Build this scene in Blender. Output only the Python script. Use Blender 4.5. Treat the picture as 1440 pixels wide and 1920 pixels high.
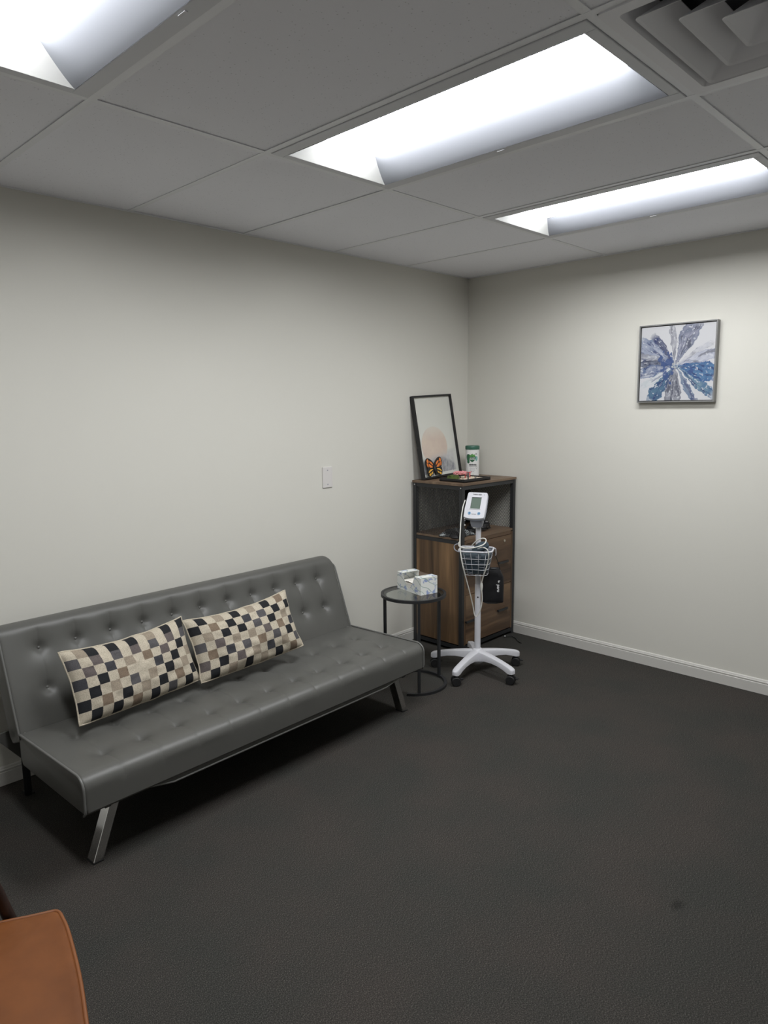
import bpy, bmesh, math, random
from mathutils import Vector, Matrix, noise
random.seed(7)
S = bpy.context.scene
for o in list(bpy.data.objects): bpy.data.objects.remove(o)
COL = S.collection
PI = math.pi
def rad(a): return math.radians(a)

# ------------------------------------------------------------------ camera
cd = bpy.data.cameras.new('camera'); cam = bpy.data.objects.new('camera', cd); COL.objects.link(cam)
Rr = Vector((0.69794, -0.71607, -0.01108)); Uu = Vector((0.11152, 0.09338, 0.98937)); Ff = Vector((0.70742, 0.69175, -0.14503))
M = Matrix((Rr, Uu, -Ff)).transposed().to_4x4(); M.translation = Vector((-4.0465, -3.1161, 1.5562))
cam.matrix_world = M
cd.sensor_fit = 'VERTICAL'; cd.sensor_height = 24; cd.sensor_width = 18
cd.lens = 24 * 1326.657 / 1920; cd.clip_start = 0.02
S.camera = cam

# ------------------------------------------------------------------ world and exposure
W = bpy.data.worlds.new('world'); S.world = W; W.use_nodes = True
W.node_tree.nodes['Background'].inputs[0].default_value = (0.5, 0.52, 0.55, 1)
W.node_tree.nodes['Background'].inputs[1].default_value = 0.02
S.view_settings.view_transform = 'Standard'; S.view_settings.look = 'None'
S.view_settings.gamma = 1; S.view_settings.use_curve_mapping = False
S.view_settings.exposure = 0.0
LAMP_STRENGTH = 32.0
LAMP_COLOR = (0.97, 0.985, 1.0, 1)

# ------------------------------------------------------------------ materials
def srgb(r, g, b):
    f = lambda c: (c / 255 / 12.92) if c / 255 <= 0.04045 else ((c / 255 + 0.055) / 1.055) ** 2.4
    return (f(r), f(g), f(b), 1)
def mat(name, col, rough=0.5, metal=0.0, spec=0.5, bump=None, vary=None, emit=None, alpha=None, trans=0, coat=0, sheen=0):
    m = bpy.data.materials.new(name); m.use_nodes = True
    nt = m.node_tree; b = nt.nodes['Principled BSDF']
    b.inputs['Base Color'].default_value = col; b.inputs['Roughness'].default_value = rough
    b.inputs['Metallic'].default_value = metal; b.inputs['Specular IOR Level'].default_value = spec
    if trans: b.inputs['Transmission Weight'].default_value = trans
    if coat: b.inputs['Coat Weight'].default_value = coat
    if sheen: b.inputs['Sheen Weight'].default_value = sheen
    if emit: b.inputs['Emission Color'].default_value = emit[0]; b.inputs['Emission Strength'].default_value = emit[1]
    tc = nt.nodes.new('ShaderNodeTexCoord')
    if vary:   # (scale, darker colour, amount)
        n = nt.nodes.new('ShaderNodeTexNoise'); n.inputs['Scale'].default_value = vary[0]; n.inputs['Detail'].default_value = 5
        nt.links.new(tc.outputs['Object'], n.inputs['Vector'])
        mx = nt.nodes.new('ShaderNodeMix'); mx.data_type = 'RGBA'
        mx.inputs[6].default_value = col; mx.inputs[7].default_value = vary[1]
        mr = nt.nodes.new('ShaderNodeMapRange'); mr.inputs[1].default_value = 0.35; mr.inputs[2].default_value = 0.7
        mr.inputs[4].default_value = vary[2]
        nt.links.new(n.outputs['Fac'], mr.inputs[0]); nt.links.new(mr.outputs[0], mx.inputs[0])
        nt.links.new(mx.outputs[2], b.inputs['Base Color'])
    if bump:   # (scale, strength, distance)
        n = nt.nodes.new('ShaderNodeTexNoise'); n.inputs['Scale'].default_value = bump[0]; n.inputs['Detail'].default_value = 3
        nt.links.new(tc.outputs['Object'], n.inputs['Vector'])
        bp = nt.nodes.new('ShaderNodeBump'); bp.inputs['Strength'].default_value = bump[1]; bp.inputs['Distance'].default_value = bump[2]
        nt.links.new(n.outputs['Fac'], bp.inputs['Height']); nt.links.new(bp.outputs[0], b.inputs['Normal'])
    return m
def nodes(m): return m.node_tree, m.node_tree.nodes, m.node_tree.links, m.node_tree.nodes['Principled BSDF']

M_WALL = mat('wall_paint', (0.66, 0.645, 0.588, 1), 0.62, bump=(260, 0.12, 0.001), spec=0.3)
M_WALLR = mat('wall_paint_pale_bounce', (0.82, 0.815, 0.78, 1), 0.6, bump=(260, 0.12, 0.001), spec=0.3)  # unseen walls, made paler than the seen ones to bounce light to the ceiling
M_TRIM = mat('trim_paint', (0.60, 0.585, 0.55, 1), 0.35)
M_RAIL = mat('ceiling_rail', (0.82, 0.83, 0.86, 1), 0.4)
M_DECK = mat('plenum', (0.1, 0.1, 0.1, 1), 0.9)
M_REFL = mat('lamp_reflector', (0.20, 0.208, 0.23, 1), 0.5)
M_LEND = mat('lamp_end_plate', (0.36, 0.36, 0.35, 1), 0.5)  # reflector finish copied paler; the ends' brighter light is put into the colour
M_LFRAME = mat('lamp_frame', (0.66, 0.67, 0.70, 1), 0.45)
M_VENT = mat('vent_metal', (0.80, 0.80, 0.83, 1), 0.45)
M_DARK = mat('dark_void', (0.03, 0.03, 0.035, 1), 0.9)
M_BLACK = mat('black_metal', srgb(38, 39, 41), 0.45, metal=0.0, bump=(300, 0.1, 0.0005))
M_MESH = mat('grey_expanded_metal', srgb(58, 58, 58), 0.5)
M_BLACKP = mat('black_plastic', srgb(26, 26, 28), 0.4)
M_RUBBER = mat('black_rubber', srgb(22, 22, 23), 0.6)
M_CHROME = mat('chrome', (0.78, 0.78, 0.77, 1), 0.10, metal=1.0)
M_STEEL = mat('dull_steel', (0.5, 0.5, 0.5, 1), 0.3, metal=1.0)
M_WHITEP = mat('white_plastic', srgb(204, 204, 209), 0.35)
M_WIRE = mat('white_enamel', srgb(205, 207, 212), 0.3)
M_GREYP = mat('grey_plastic', srgb(150, 153, 162), 0.4)
M_CORD = mat('cream_tubing', srgb(206, 205, 198), 0.4)
M_BLUE = mat('pale_blue_plastic', srgb(120, 156, 186), 0.4)
M_DBLUE = mat('blue_symbol', srgb(60, 92, 128), 0.5)
M_SCREEN = mat('grey_green_display', srgb(98, 112, 102), 0.25)
M_SCRIN = mat('display_shadow', srgb(60, 66, 64), 0.4)
M_INK = mat('dark_ink', srgb(52, 52, 56), 0.6)
M_WINK = mat('white_ink', srgb(225, 225, 225), 0.6)
M_PLATE = mat('switch_plastic', srgb(212, 208, 205), 0.35)
M_LEATH = mat('grey_leatherette', (0.096, 0.095, 0.087, 1), 0.42, bump=(420, 0.25, 0.0006), vary=(6, (0.084, 0.084, 0.077, 1), 0.6), spec=0.45)
M_PIPE = mat('grey_piping', (0.14, 0.14, 0.132, 1), 0.4)
M_UNDER = mat('black_underlining', srgb(20, 20, 20), 0.9)
M_TAN = mat('tan_leather', srgb(112, 64, 26), 0.55, bump=(90, 0.2, 0.001), vary=(14, srgb(96, 53, 19), 0.9), spec=0.3)
M_TANP = mat('tan_piping', srgb(120, 70, 32), 0.5)
M_DWOOD = mat('dark_wood', srgb(48, 32, 26), 0.45, vary=(30, srgb(34, 22, 18), 0.8))
M_CUFF = mat('slate_nylon', srgb(62, 76, 86), 0.5, bump=(60, 0.5, 0.004), vary=(25, srgb(42, 54, 62), 0.7))
M_BAG = mat('black_nylon', srgb(24, 24, 27), 0.42, bump=(35, 0.5, 0.004))
M_CANW = mat('canister_white', srgb(222, 222, 220), 0.35)
M_CANG = mat('canister_green_lid', srgb(54, 98, 82), 0.35)
M_LEAF1 = mat('label_green', srgb(40, 92, 62), 0.5)
M_LEAF2 = mat('label_light_green', srgb(84, 146, 70), 0.5)
M_LEAF3 = mat('label_teal', srgb(120, 170, 165), 0.5)
M_TISSUE = mat('tissue_paper', srgb(238, 234, 226), 0.8)
M_CARD = mat('cardboard_inside', srgb(120, 104, 92), 0.8)
M_SAND = mat('pale_sand', srgb(226, 212, 192), 0.9, bump=(200, 0.6, 0.002), vary=(120, srgb(200, 180, 156), 0.7))
M_MOSS = mat('moss', srgb(84, 100, 44), 0.95, bump=(200, 1, 0.004), vary=(90, srgb(50, 62, 24), 0.9))
M_PINK = mat('pink_blossom', srgb(238, 176, 176), 0.8, vary=(150, srgb(206, 110, 120), 0.8))
M_BARK = mat('bark', srgb(66, 52, 44), 0.9)
M_RED = mat('red_lacquer', srgb(186, 32, 40), 0.4)
M_STONE = mat('grey_stone', srgb(120, 116, 112), 0.8, vary=(40, srgb(80, 76, 72), 0.8))
M_ORANGE = mat('orange_glass', srgb(226, 124, 52), 0.3)
M_YELLOW = mat('amber_glass', srgb(232, 176, 66), 0.3)
M_GOLDT = mat('brass_screw', (0.75, 0.7, 0.6, 1), 0.3, metal=1)

def ceiling_tile_mat():
    m = mat('mineral_tile', (0.88, 0.885, 0.93, 1), 0.9, spec=0.15); nt, N, L, b = nodes(m)
    g = N.new('ShaderNodeNewGeometry')
    v = N.new('ShaderNodeTexVoronoi'); v.inputs['Scale'].default_value = 95
    L.new(g.outputs['Position'], v.inputs['Vector'])
    r0 = N.new('ShaderNodeMapRange'); r0.inputs[1].default_value = 0.22; r0.inputs[2].default_value = 0.12; r0.inputs[4].default_value = 0.42
    L.new(v.outputs['Distance'], r0.inputs[0])
    sp = N.new('ShaderNodeSeparateColor'); L.new(v.outputs['Color'], sp.inputs[0])
    gt = N.new('ShaderNodeMath'); gt.operation = 'GREATER_THAN'; gt.inputs[1].default_value = 0.68; L.new(sp.outputs[0], gt.inputs[0])
    r = N.new('ShaderNodeMath'); r.operation = 'MULTIPLY'; L.new(r0.outputs[0], r.inputs[0]); L.new(gt.outputs[0], r.inputs[1])
    mx = N.new('ShaderNodeMix'); mx.data_type = 'RGBA'; mx.inputs[6].default_value = (0.88, 0.885, 0.93, 1); mx.inputs[7].default_value = (0.34, 0.34, 0.36, 1)
    L.new(r.outputs[0], mx.inputs[0]); L.new(mx.outputs[2], b.inputs['Base Color'])
    bp = N.new('ShaderNodeBump'); bp.invert = True; bp.inputs['Strength'].default_value = 0.5; bp.inputs['Distance'].default_value = 0.002
    L.new(r.outputs[0], bp.inputs['Height']); L.new(bp.outputs[0], b.inputs['Normal'])
    return m
M_TILE = ceiling_tile_mat()

def carpet_mat():
    m = mat('carpet_loop', (0.04, 0.04, 0.04, 1), 0.95, spec=0.1); nt, N, L, b = nodes(m)
    g = N.new('ShaderNodeNewGeometry')
    mp = N.new('ShaderNodeMapping'); mp.inputs['Scale'].default_value = (1.8, 1.0, 1); mp.inputs['Rotation'].default_value = (0, 0, rad(-8))
    L.new(g.outputs['Position'], mp.inputs[0])
    n1 = N.new('ShaderNodeTexNoise'); n1.inputs['Scale'].default_value = 230; n1.inputs['Detail'].default_value = 4; n1.inputs['Roughness'].default_value = 0.7
    L.new(mp.outputs[0], n1.inputs['Vector'])
    n2 = N.new('ShaderNodeTexNoise'); n2.inputs['Scale'].default_value = 3.0; n2.inputs['Detail'].default_value = 4
    L.new(g.outputs['Position'], n2.inputs['Vector'])
    cr = N.new('ShaderNodeValToRGB'); e = cr.color_ramp.elements
    e[0].position = 0.34; e[0].color = (0.020, 0.0198, 0.0185, 1); e[1].position = 0.70; e[1].color = (0.130, 0.124, 0.113, 1)
    k = e.new(0.52); k.color = (0.044, 0.0425, 0.0393, 1)
    L.new(n1.outputs['Fac'], cr.inputs[0])
    mx = N.new('ShaderNodeMix'); mx.data_type = 'RGBA'; mx.blend_type = 'MULTIPLY'; mx.inputs[0].default_value = 1
    c2 = N.new('ShaderNodeValToRGB'); q = c2.color_ramp.elements
    q[0].position = 0.35; q[0].color = (0.90, 0.92, 0.90, 1); q[1].position = 0.65; q[1].color = (1.08, 1.0, 0.97, 1)
    L.new(n2.outputs['Fac'], c2.inputs[0]); L.new(cr.outputs[0], mx.inputs[6]); L.new(c2.outputs[0], mx.inputs[7])
    # a small dark stain in the pile
    sb = N.new('ShaderNodeVectorMath'); sb.operation = 'SUBTRACT'; sb.inputs[1].default_value = (-1.966, -2.353, 0)
    L.new(g.outputs['Position'], sb.inputs[0])
    mp2 = N.new('ShaderNodeMapping'); mp2.vector_type = 'POINT'; mp2.inputs['Rotation'].default_value = (0, 0, rad(62)); mp2.inputs['Scale'].default_value = (30, 52, 1)
    L.new(sb.outputs[0], mp2.inputs[0])
    ln = N.new('ShaderNodeVectorMath'); ln.operation = 'LENGTH'; L.new(mp2.outputs[0], ln.inputs[0])
    r = N.new('ShaderNodeMapRange'); r.inputs[1].default_value = 0.3; r.inputs[2].default_value = 1.2; r.inputs[3].default_value = 0.62; r.inputs[4].default_value = 1.0
    L.new(ln.outputs['Value'], r.inputs[0])
    m3 = N.new('ShaderNodeVectorMath'); m3.operation = 'SCALE'; L.new(mx.outputs[2], m3.inputs[0]); L.new(r.outputs[0], m3.inputs['Scale'])
    L.new(m3.outputs[0], b.inputs['Base Color'])
    bp = N.new('ShaderNodeBump'); bp.inputs['Strength'].default_value = 0.45; bp.inputs['Distance'].default_value = 0.003
    L.new(n1.outputs['Fac'], bp.inputs['Height']); L.new(bp.outputs[0], b.inputs['Normal'])
    return m
M_CARPET = carpet_mat()

def wood_mat(name, axis, c1, c2, c3):
    """laminate with long grain along the given axis (0=x,1=y,2=z)"""
    m = mat(name, c1, 0.5); nt, N, L, b = nodes(m)
    tc = N.new('ShaderNodeTexCoord'); mp = N.new('ShaderNodeMapping')
    s = [7.0, 7.0, 7.0]; s[axis] = 0.55; mp.inputs['Scale'].default_value = s
    L.new(tc.outputs['Object'], mp.inputs[0])
    n = N.new('ShaderNodeTexNoise'); n.inputs['Scale'].default_value = 1.6; n.inputs['Detail'].default_value = 6; n.inputs['Distortion'].default_value = 0.9
    L.new(mp.outputs[0], n.inputs['Vector'])
    cr = N.new('ShaderNodeValToRGB'); e = cr.color_ramp.elements
    e[0].position = 0.30; e[0].color = c2; e[1].position = 0.72; e[1].color = c3; k = e.new(0.5); k.color = c1
    L.new(n.outputs['Fac'], cr.inputs[0]); L.new(cr.outputs[0], b.inputs['Base Color'])
    return m
M_WOODV = wood_mat('walnut_upright_grain', 2, srgb(98, 75, 52), srgb(58, 42, 29), srgb(146, 114, 80))
M_WOODH = wood_mat('walnut_level_grain', 0, srgb(98, 76, 57), srgb(54, 39, 29), srgb(142, 116, 88))
M_WOODT = wood_mat('walnut_top', 0, srgb(112, 92, 74), srgb(90, 72, 56), srgb(130, 110, 90))

def attr_mat(name, rough=0.8, weave=0, spec=0.3):
    m = mat(name, (1, 1, 1, 1), rough, spec=spec); nt, N, L, b = nodes(m)
    a = N.new('ShaderNodeAttribute'); a.attribute_name = 'Col'
    if weave:
        tc = N.new('ShaderNodeTexCoord'); mp = N.new('ShaderNodeMapping'); mp.inputs['Scale'].default_value = (1, 1, 2.4)
        L.new(tc.outputs['Object'], mp.inputs[0])
        n = N.new('ShaderNodeTexNoise'); n.inputs['Scale'].default_value = weave; n.inputs['Detail'].default_value = 2
        L.new(mp.outputs[0], n.inputs['Vector'])
        r = N.new('ShaderNodeMapRange'); r.inputs[1].default_value = 0.3; r.inputs[2].default_value = 0.7; r.inputs[3].default_value = 0.72; r.inputs[4].default_value = 1.2
        L.new(n.outputs['Fac'], r.inputs[0])
        v = N.new('ShaderNodeVectorMath'); v.operation = 'SCALE'; L.new(a.outputs['Color'], v.inputs[0]); L.new(r.outputs[0], v.inputs['Scale'])
        L.new(v.outputs[0], b.inputs['Base Color'])
        bp = N.new('ShaderNodeBump'); bp.inputs['Strength'].default_value = 0.5; bp.inputs['Distance'].default_value = 0.001
        L.new(n.outputs['Fac'], bp.inputs['Height']); L.new(bp.outputs[0], b.inputs['Normal'])
    else: L.new(a.outputs['Color'], b.inputs['Base Color'])
    return m
M_PRINT = attr_mat('printed_canvas', 0.7)
M_CUSH = attr_mat('woven_checks', 0.9, weave=330)

def glass_mat(name, tint, rough=0.03, mixf=0.86):
    m = bpy.data.materials.new(name); m.use_nodes = True; nt = m.node_tree; N = nt.nodes; L = nt.links
    N.remove(N['Principled BSDF']); out = N['Material Output']
    t = N.new('ShaderNodeBsdfTransparent'); t.inputs[0].default_value = tint
    g = N.new('ShaderNodeBsdfGlossy'); g.inputs['Roughness'].default_value = rough; g.inputs[0].default_value = (0.9, 0.9, 0.9, 1)
    f = N.new('ShaderNodeFresnel'); f.inputs[0].default_value = 1.5
    gm = N.new('ShaderNodeNewGeometry'); iv = N.new('ShaderNodeMath'); iv.operation = 'SUBTRACT'; iv.inputs[0].default_value = 1; L.new(gm.outputs['Backfacing'], iv.inputs[1])
    mu = N.new('ShaderNodeMath'); mu.operation = 'MULTIPLY'; L.new(f.outputs[0], mu.inputs[0]); L.new(iv.outputs[0], mu.inputs[1])
    mx = N.new('ShaderNodeMixShader'); L.new(mu.outputs[0], mx.inputs[0]); L.new(t.outputs[0], mx.inputs[1]); L.new(g.outputs[0], mx.inputs[2])
    L.new(mx.outputs[0], out.inputs[0]); return m
M_GLASS = glass_mat('clear_glass', (0.985, 0.985, 0.98, 1))
M_TGLASS = glass_mat('table_glass', (0.86, 0.89, 0.88, 1))

def lens_mat():
    m = bpy.data.materials.new('lamp_lens'); m.use_nodes = True
    b = m.node_tree.nodes['Principled BSDF']; b.inputs['Base Color'].default_value = (0.9, 0.9, 0.9, 1)
    b.inputs['Emission Color'].default_value = LAMP_COLOR; b.inputs['Emission Strength'].default_value = LAMP_STRENGTH
    return m
M_LENS = lens_mat()

def floral_mat():
    m = mat('floral_card', srgb(226, 228, 224), 0.55); nt, N, L, b = nodes(m)
    tc = N.new('ShaderNodeTexCoord')
    n1 = N.new('ShaderNodeTexNoise'); n1.inputs['Scale'].default_value = 34; n1.inputs['Detail'].default_value = 2.5; n1.inputs['Distortion'].default_value = 0.6
    L.new(tc.outputs['Object'], n1.inputs['Vector'])
    r1 = N.new('ShaderNodeMapRange'); r1.inputs[1].default_value = 0.57; r1.inputs[2].default_value = 0.66; r1.inputs[4].default_value = 0.85; L.new(n1.outputs['Fac'], r1.inputs[0])
    mp = N.new('ShaderNodeMapping'); mp.inputs['Location'].default_value = (3.1, 1.7, 0.4); mp.inputs['Rotation'].default_value = (0.4, 0.9, 0.6); L.new(tc.outputs['Object'], mp.inputs[0])
    w = N.new('ShaderNodeTexWave'); w.inputs['Scale'].default_value = 10; w.inputs['Distortion'].default_value = 7; w.inputs['Detail'].default_value = 1; w.inputs['Detail Scale'].default_value = 1.2
    L.new(mp.outputs[0], w.inputs['Vector'])
    r2 = N.new('ShaderNodeMapRange'); r2.inputs[1].default_value = 0.955; r2.inputs[2].default_value = 0.99; r2.inputs[4].default_value = 0.7; L.new(w.outputs['Fac'], r2.inputs[0])
    a = N.new('ShaderNodeMix'); a.data_type = 'RGBA'; a.inputs[6].default_value = srgb(226, 228, 224); a.inputs[7].default_value = srgb(110, 142, 134); L.new(r2.outputs[0], a.inputs[0])
    c = N.new('ShaderNodeMix'); c.data_type = 'RGBA'; c.inputs[7].default_value = srgb(122, 142, 192); L.new(a.outputs[2], c.inputs[6]); L.new(r1.outputs[0], c.inputs[0])
    L.new(c.outputs[2], b.inputs['Base Color']); return m
M_FLORAL = floral_mat()

def lace_mat():
    m = mat('black_patterned_fabric', srgb(26, 26, 28), 0.7); nt, N, L, b = nodes(m)
    tc = N.new('ShaderNodeTexCoord'); v = N.new('ShaderNodeTexVoronoi'); v.feature = 'DISTANCE_TO_EDGE'; v.inputs['Scale'].default_value = 75
    L.new(tc.outputs['Object'], v.inputs['Vector'])
    r = N.new('ShaderNodeMapRange'); r.inputs[1].default_value = 0.10; r.inputs[2].default_value = 0.03; r.inputs[3].default_value = 0; r.inputs[4].default_value = 0.8
    n = N.new('ShaderNodeTexNoise'); n.inputs['Scale'].default_value = 16; L.new(tc.outputs['Object'], n.inputs['Vector'])
    r2 = N.new('ShaderNodeMapRange'); r2.inputs[1].default_value = 0.48; r2.inputs[2].default_value = 0.58; L.new(n.outputs['Fac'], r2.inputs[0])
    mu = N.new('ShaderNodeMath'); mu.operation = 'MULTIPLY'; L.new(v.outputs['Distance'], r.inputs[0]); L.new(r.outputs[0], mu.inputs[0]); L.new(r2.outputs[0], mu.inputs[1])
    mx = N.new('ShaderNodeMix'); mx.data_type = 'RGBA'; mx.inputs[6].default_value = srgb(26, 26, 28); mx.inputs[7].default_value = srgb(190, 196, 196)
    L.new(mu.outputs[0], mx.inputs[0]); L.new(mx.outputs[2], b.inputs['Base Color']); return m
M_LACE = lace_mat()

# ------------------------------------------------------------------ mesh helpers
class MB:
    def __init__(s): s.v = []; s.f = []; s.c = []
    def add(s, vs, fs, col=None):
        o = len(s.v); s.v += [tuple(v) for v in vs]; s.f += [[i + o for i in f] for f in fs]
        s.c += [col] * len(fs) if not isinstance(col, list) else col
        return s
    def box(s, c, d, rot=None, taper=None):
        hx, hy, hz = d[0] / 2, d[1] / 2, d[2] / 2; vs = []
        for k in (-1, 1):
            t = taper if (taper and k > 0) else 1
            for i, j in ((-1, -1), (1, -1), (1, 1), (-1, 1)):
                v = Vector((i * hx * t, j * hy * t, k * hz))
                if rot: v = rot @ v
                vs.append(v + Vector(c))
        return s.add(vs, [[0, 3, 2, 1], [4, 5, 6, 7], [0, 1, 5, 4], [1, 2, 6, 5], [2, 3, 7, 6], [3, 0, 4, 7]])
    def bar(s, a, b, w, h, up=(0, 0, 1), cap=True):
        """rectangular bar from a to b"""
        a = Vector(a); b = Vector(b); d = (b - a).normalized(); u = Vector(up)
        x = d.cross(u)
        if x.length < 1e-4: x = d.cross(Vector((1, 0, 0)))
        x.normalize(); y = x.cross(d)
        vs = [p + x * i * w / 2 + y * j * h / 2 for p in (a, b) for i, j in ((-1, -1), (1, -1), (1, 1), (-1, 1))]
        return s.add(vs, [[0, 3, 2, 1], [4, 5, 6, 7], [0, 1, 5, 4], [1, 2, 6, 5], [2, 3, 7, 6], [3, 0, 4, 7]])
    def tube(s, pts, r, n=8, closed=False):
        pts = [Vector(p) for p in pts]; N = len(pts); rings = []; prev = None
        for i, p in enumerate(pts):
            if closed: t = pts[(i + 1) % N] - pts[i - 1]
            else: t = pts[min(i + 1, N - 1)] - pts[max(i - 1, 0)]
            t.normalize()
            if prev is None:
                a = Vector((0, 0, 1)) if abs(t.z) < 0.9 else Vector((1, 0, 0)); u = t.cross(a).normalized()
            else:
                u = prev - t * prev.dot(t); u.normalize()
            prev = u; w = t.cross(u); rr = r[i] if isinstance(r, (list, tuple)) else r
            rings.append([p + (u * math.cos(2 * PI * k / n) + w * math.sin(2 * PI * k / n)) * rr for k in range(n)])
        vs = [v for R_ in rings for v in R_]; fs = []
        for i in range(N if closed else N - 1):
            j = (i + 1) % N
            for k in range(n): fs.append([i * n + k, i * n + (k + 1) % n, j * n + (k + 1) % n, j * n + k])
        if not closed: fs.append(list(range(n))[::-1]); fs.append([(N - 1) * n + k for k in range(n)])
        return s.add(vs, fs)
    def lathe(s, prof, n=32, c=(0, 0, 0), rot=None, cap=True):
        vs = []; fs = []
        for r, z in prof:
            for k in range(n):
                v = Vector((r * math.cos(2 * PI * k / n), r * math.sin(2 * PI * k / n), z))
                if rot: v = rot @ v
                vs.append(v + Vector(c))
        for i in range(len(prof) - 1):
            for k in range(n): fs.append([i * n + k, i * n + (k + 1) % n, (i + 1) * n + (k + 1) % n, (i + 1) * n + k])
        if cap:
            fs.append(list(range(n))[::-1]); fs.append([(len(prof) - 1) * n + k for k in range(n)])
        return s.add(vs, fs)
    def prism(s, poly, z0, z1, mtx=None, inset=0):
        """poly in xy, extruded z0..z1, optional matrix"""
        n = len(poly); vs = [Vector((x, y, z0)) for x, y in poly] + [Vector((x, y, z1)) for x, y in poly]
        if mtx: vs = [mtx @ v for v in vs]
        fs = [list(range(n))[::-1], list(range(n, 2 * n))] + [[i, (i + 1) % n, n + (i + 1) % n, n + i] for i in range(n)]
        return s.add(vs, fs)
    def grid(s, fn, nu, nv, colfn=None, flip=False):
        vs = [fn(i / nu, j / nv) for j in range(nv + 1) for i in range(nu + 1)]; fs = []; cs = []
        for j in range(nv):
            for i in range(nu):
                a = j * (nu + 1) + i; q = [a, a + 1, a + nu + 2, a + nu + 1]
                fs.append(q[::-1] if flip else q); cs.append(colfn((i + .5) / nu, (j + .5) / nv) if colfn else None)
        return s.add(vs, fs, cs)
    def build(s, name, m, parent=None, smooth=False, label=None, bevel=0, sub=0, fix=True, **props):
        me = bpy.data.meshes.new(name); me.from_pydata([tuple(v) for v in s.v], [], s.f); me.update()
        if fix:
            bm = bmesh.new(); bm.from_mesh(me); bmesh.ops.recalc_face_normals(bm, faces=bm.faces); bm.to_mesh(me); bm.free()
        me.materials.append(m)
        if any(c is not None for c in s.c):
            a = me.color_attributes.new('Col', 'FLOAT_COLOR', 'CORNER')
            for p, c in zip(me.polygons, s.c):
                c = c or (1, 1, 1, 1)
                for li in p.loop_indices: a.data[li].color = c
        if smooth:
            for p in me.polygons: p.use_smooth = True
            if smooth == 'auto':
                try: me.set_sharp_from_angle(angle=rad(40))
                except Exception: pass
        o = bpy.data.objects.new(name, me); COL.objects.link(o)
        if parent: o.parent = parent
        if label: o['label'] = label
        for k, v in props.items(): o[k] = v
        if bevel:
            b = o.modifiers.new('bevel', 'BEVEL'); b.width = bevel; b.segments = 2; b.limit_method = 'ANGLE'; b.angle_limit = rad(40)
        if sub:
            b = o.modifiers.new('sub', 'SUBSURF'); b.levels = sub; b.render_levels = sub
        return o
def thing(name, label, cat, loc=(0, 0, 0), rz=0, group=None, rot=None):
    o = bpy.data.objects.new(name, None); o.empty_display_size = 0.05; COL.objects.link(o); o.location = loc
    o.rotation_euler = rot if rot else (0, 0, rz)
    o['label'] = label; o['category'] = cat
    if group: o['group'] = group
    return o
def tag(o, label, cat, group=None):
    o['label'] = label; o['category'] = cat
    if group: o['group'] = group
    return o
def tri(poly): return poly
def smoothpath(pts, k=5):
    """Catmull-Rom"""
    P = [Vector(p) for p in pts]; out = []
    for i in range(len(P) - 1):
        a = P[max(i - 1, 0)]; b = P[i]; c = P[i + 1]; d = P[min(i + 2, len(P) - 1)]
        for j in range(k):
            t = j / k
            out.append(0.5 * ((2 * b) + (c - a) * t + (2 * a - 5 * b + 4 * c - d) * t * t + (3 * b - a - 3 * c + d) * t ** 3))
    out.append(P[-1]); return out
def sm2(P, k=4):
    n = len(P); out = []
    for i in range(n):
        a, b, c, d = [Vector(P[(i + q) % n]) for q in (-1, 0, 1, 2)]
        for j in range(k):
            t = j / k; out.append(tuple(0.5 * ((2 * b) + (c - a) * t + (2 * a - 5 * b + 4 * c - d) * t * t + (3 * b - a - 3 * c + d) * t ** 3)))
    return out
def text_mb(body, size, mtx, depth=0.0004, bend=None, shear=0, bold=0):
    cu = bpy.data.curves.new('t', 'FONT'); cu.body = body; cu.size = size; cu.align_x = 'CENTER'; cu.align_y = 'CENTER'
    cu.extrude = depth; cu.shear = shear; cu.offset = bold; cu.resolution_u = 3
    o = bpy.data.objects.new('t', cu); COL.objects.link(o); bpy.context.view_layer.update()
    me = bpy.data.meshes.new_from_object(o.evaluated_get(bpy.context.evaluated_depsgraph_get()))
    mb = MB(); vs = [Vector(v.co) for v in me.vertices]
    if bend: vs = [bend(v) for v in vs]
    mb.add([mtx @ v for v in vs], [list(p.vertices) for p in me.polygons])
    bpy.data.objects.remove(o); bpy.data.curves.remove(cu); bpy.data.meshes.remove(me)
    return mb
def rrect(w, h, r, n=5):
    P = []
    for cx, cy, a0 in ((w / 2 - r, h / 2 - r, 0), (-w / 2 + r, h / 2 - r, 90), (-w / 2 + r, -h / 2 + r, 180), (w / 2 - r, -h / 2 + r, 270)):
        for k in range(n + 1):
            a = rad(a0 + 90 * k / n); P.append((cx + r * math.cos(a), cy + r * math.sin(a)))
    return P

# ================================================================== SETTING
H = 2.433; G = 0.6096; PX = 0.6346; DY = 1.015
X0, Y0 = -5.5, -4.6
def gx(n): return -(PX + n * G)
def struct(name, mb, m, **k): return mb.build(name, m, kind='structure', **k)
struct('floor', MB().box(((X0) / 2, Y0 / 2, -0.05), (-X0 + 0.2, -Y0 + 0.2, 0.1)), M_CARPET)
struct('wall_left', MB().box((X0 / 2, 0.05, H / 2), (-X0 + 0.2, 0.1, H + 0.3)), M_WALL)
struct('wall_right', MB().box((0.05, Y0 / 2, H / 2), (0.1, -Y0, H + 0.3)), M_WALL)
struct('wall_rear', MB().box((X0 / 2, Y0 - 0.05, H / 2), (-X0 + 0.2, 0.1, H + 0.3)), M_WALLR)
struct('wall_far_left', MB().box((X0 - 0.05, Y0 / 2, H / 2), (0.1, -Y0, H + 0.3)), M_WALLR)
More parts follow.
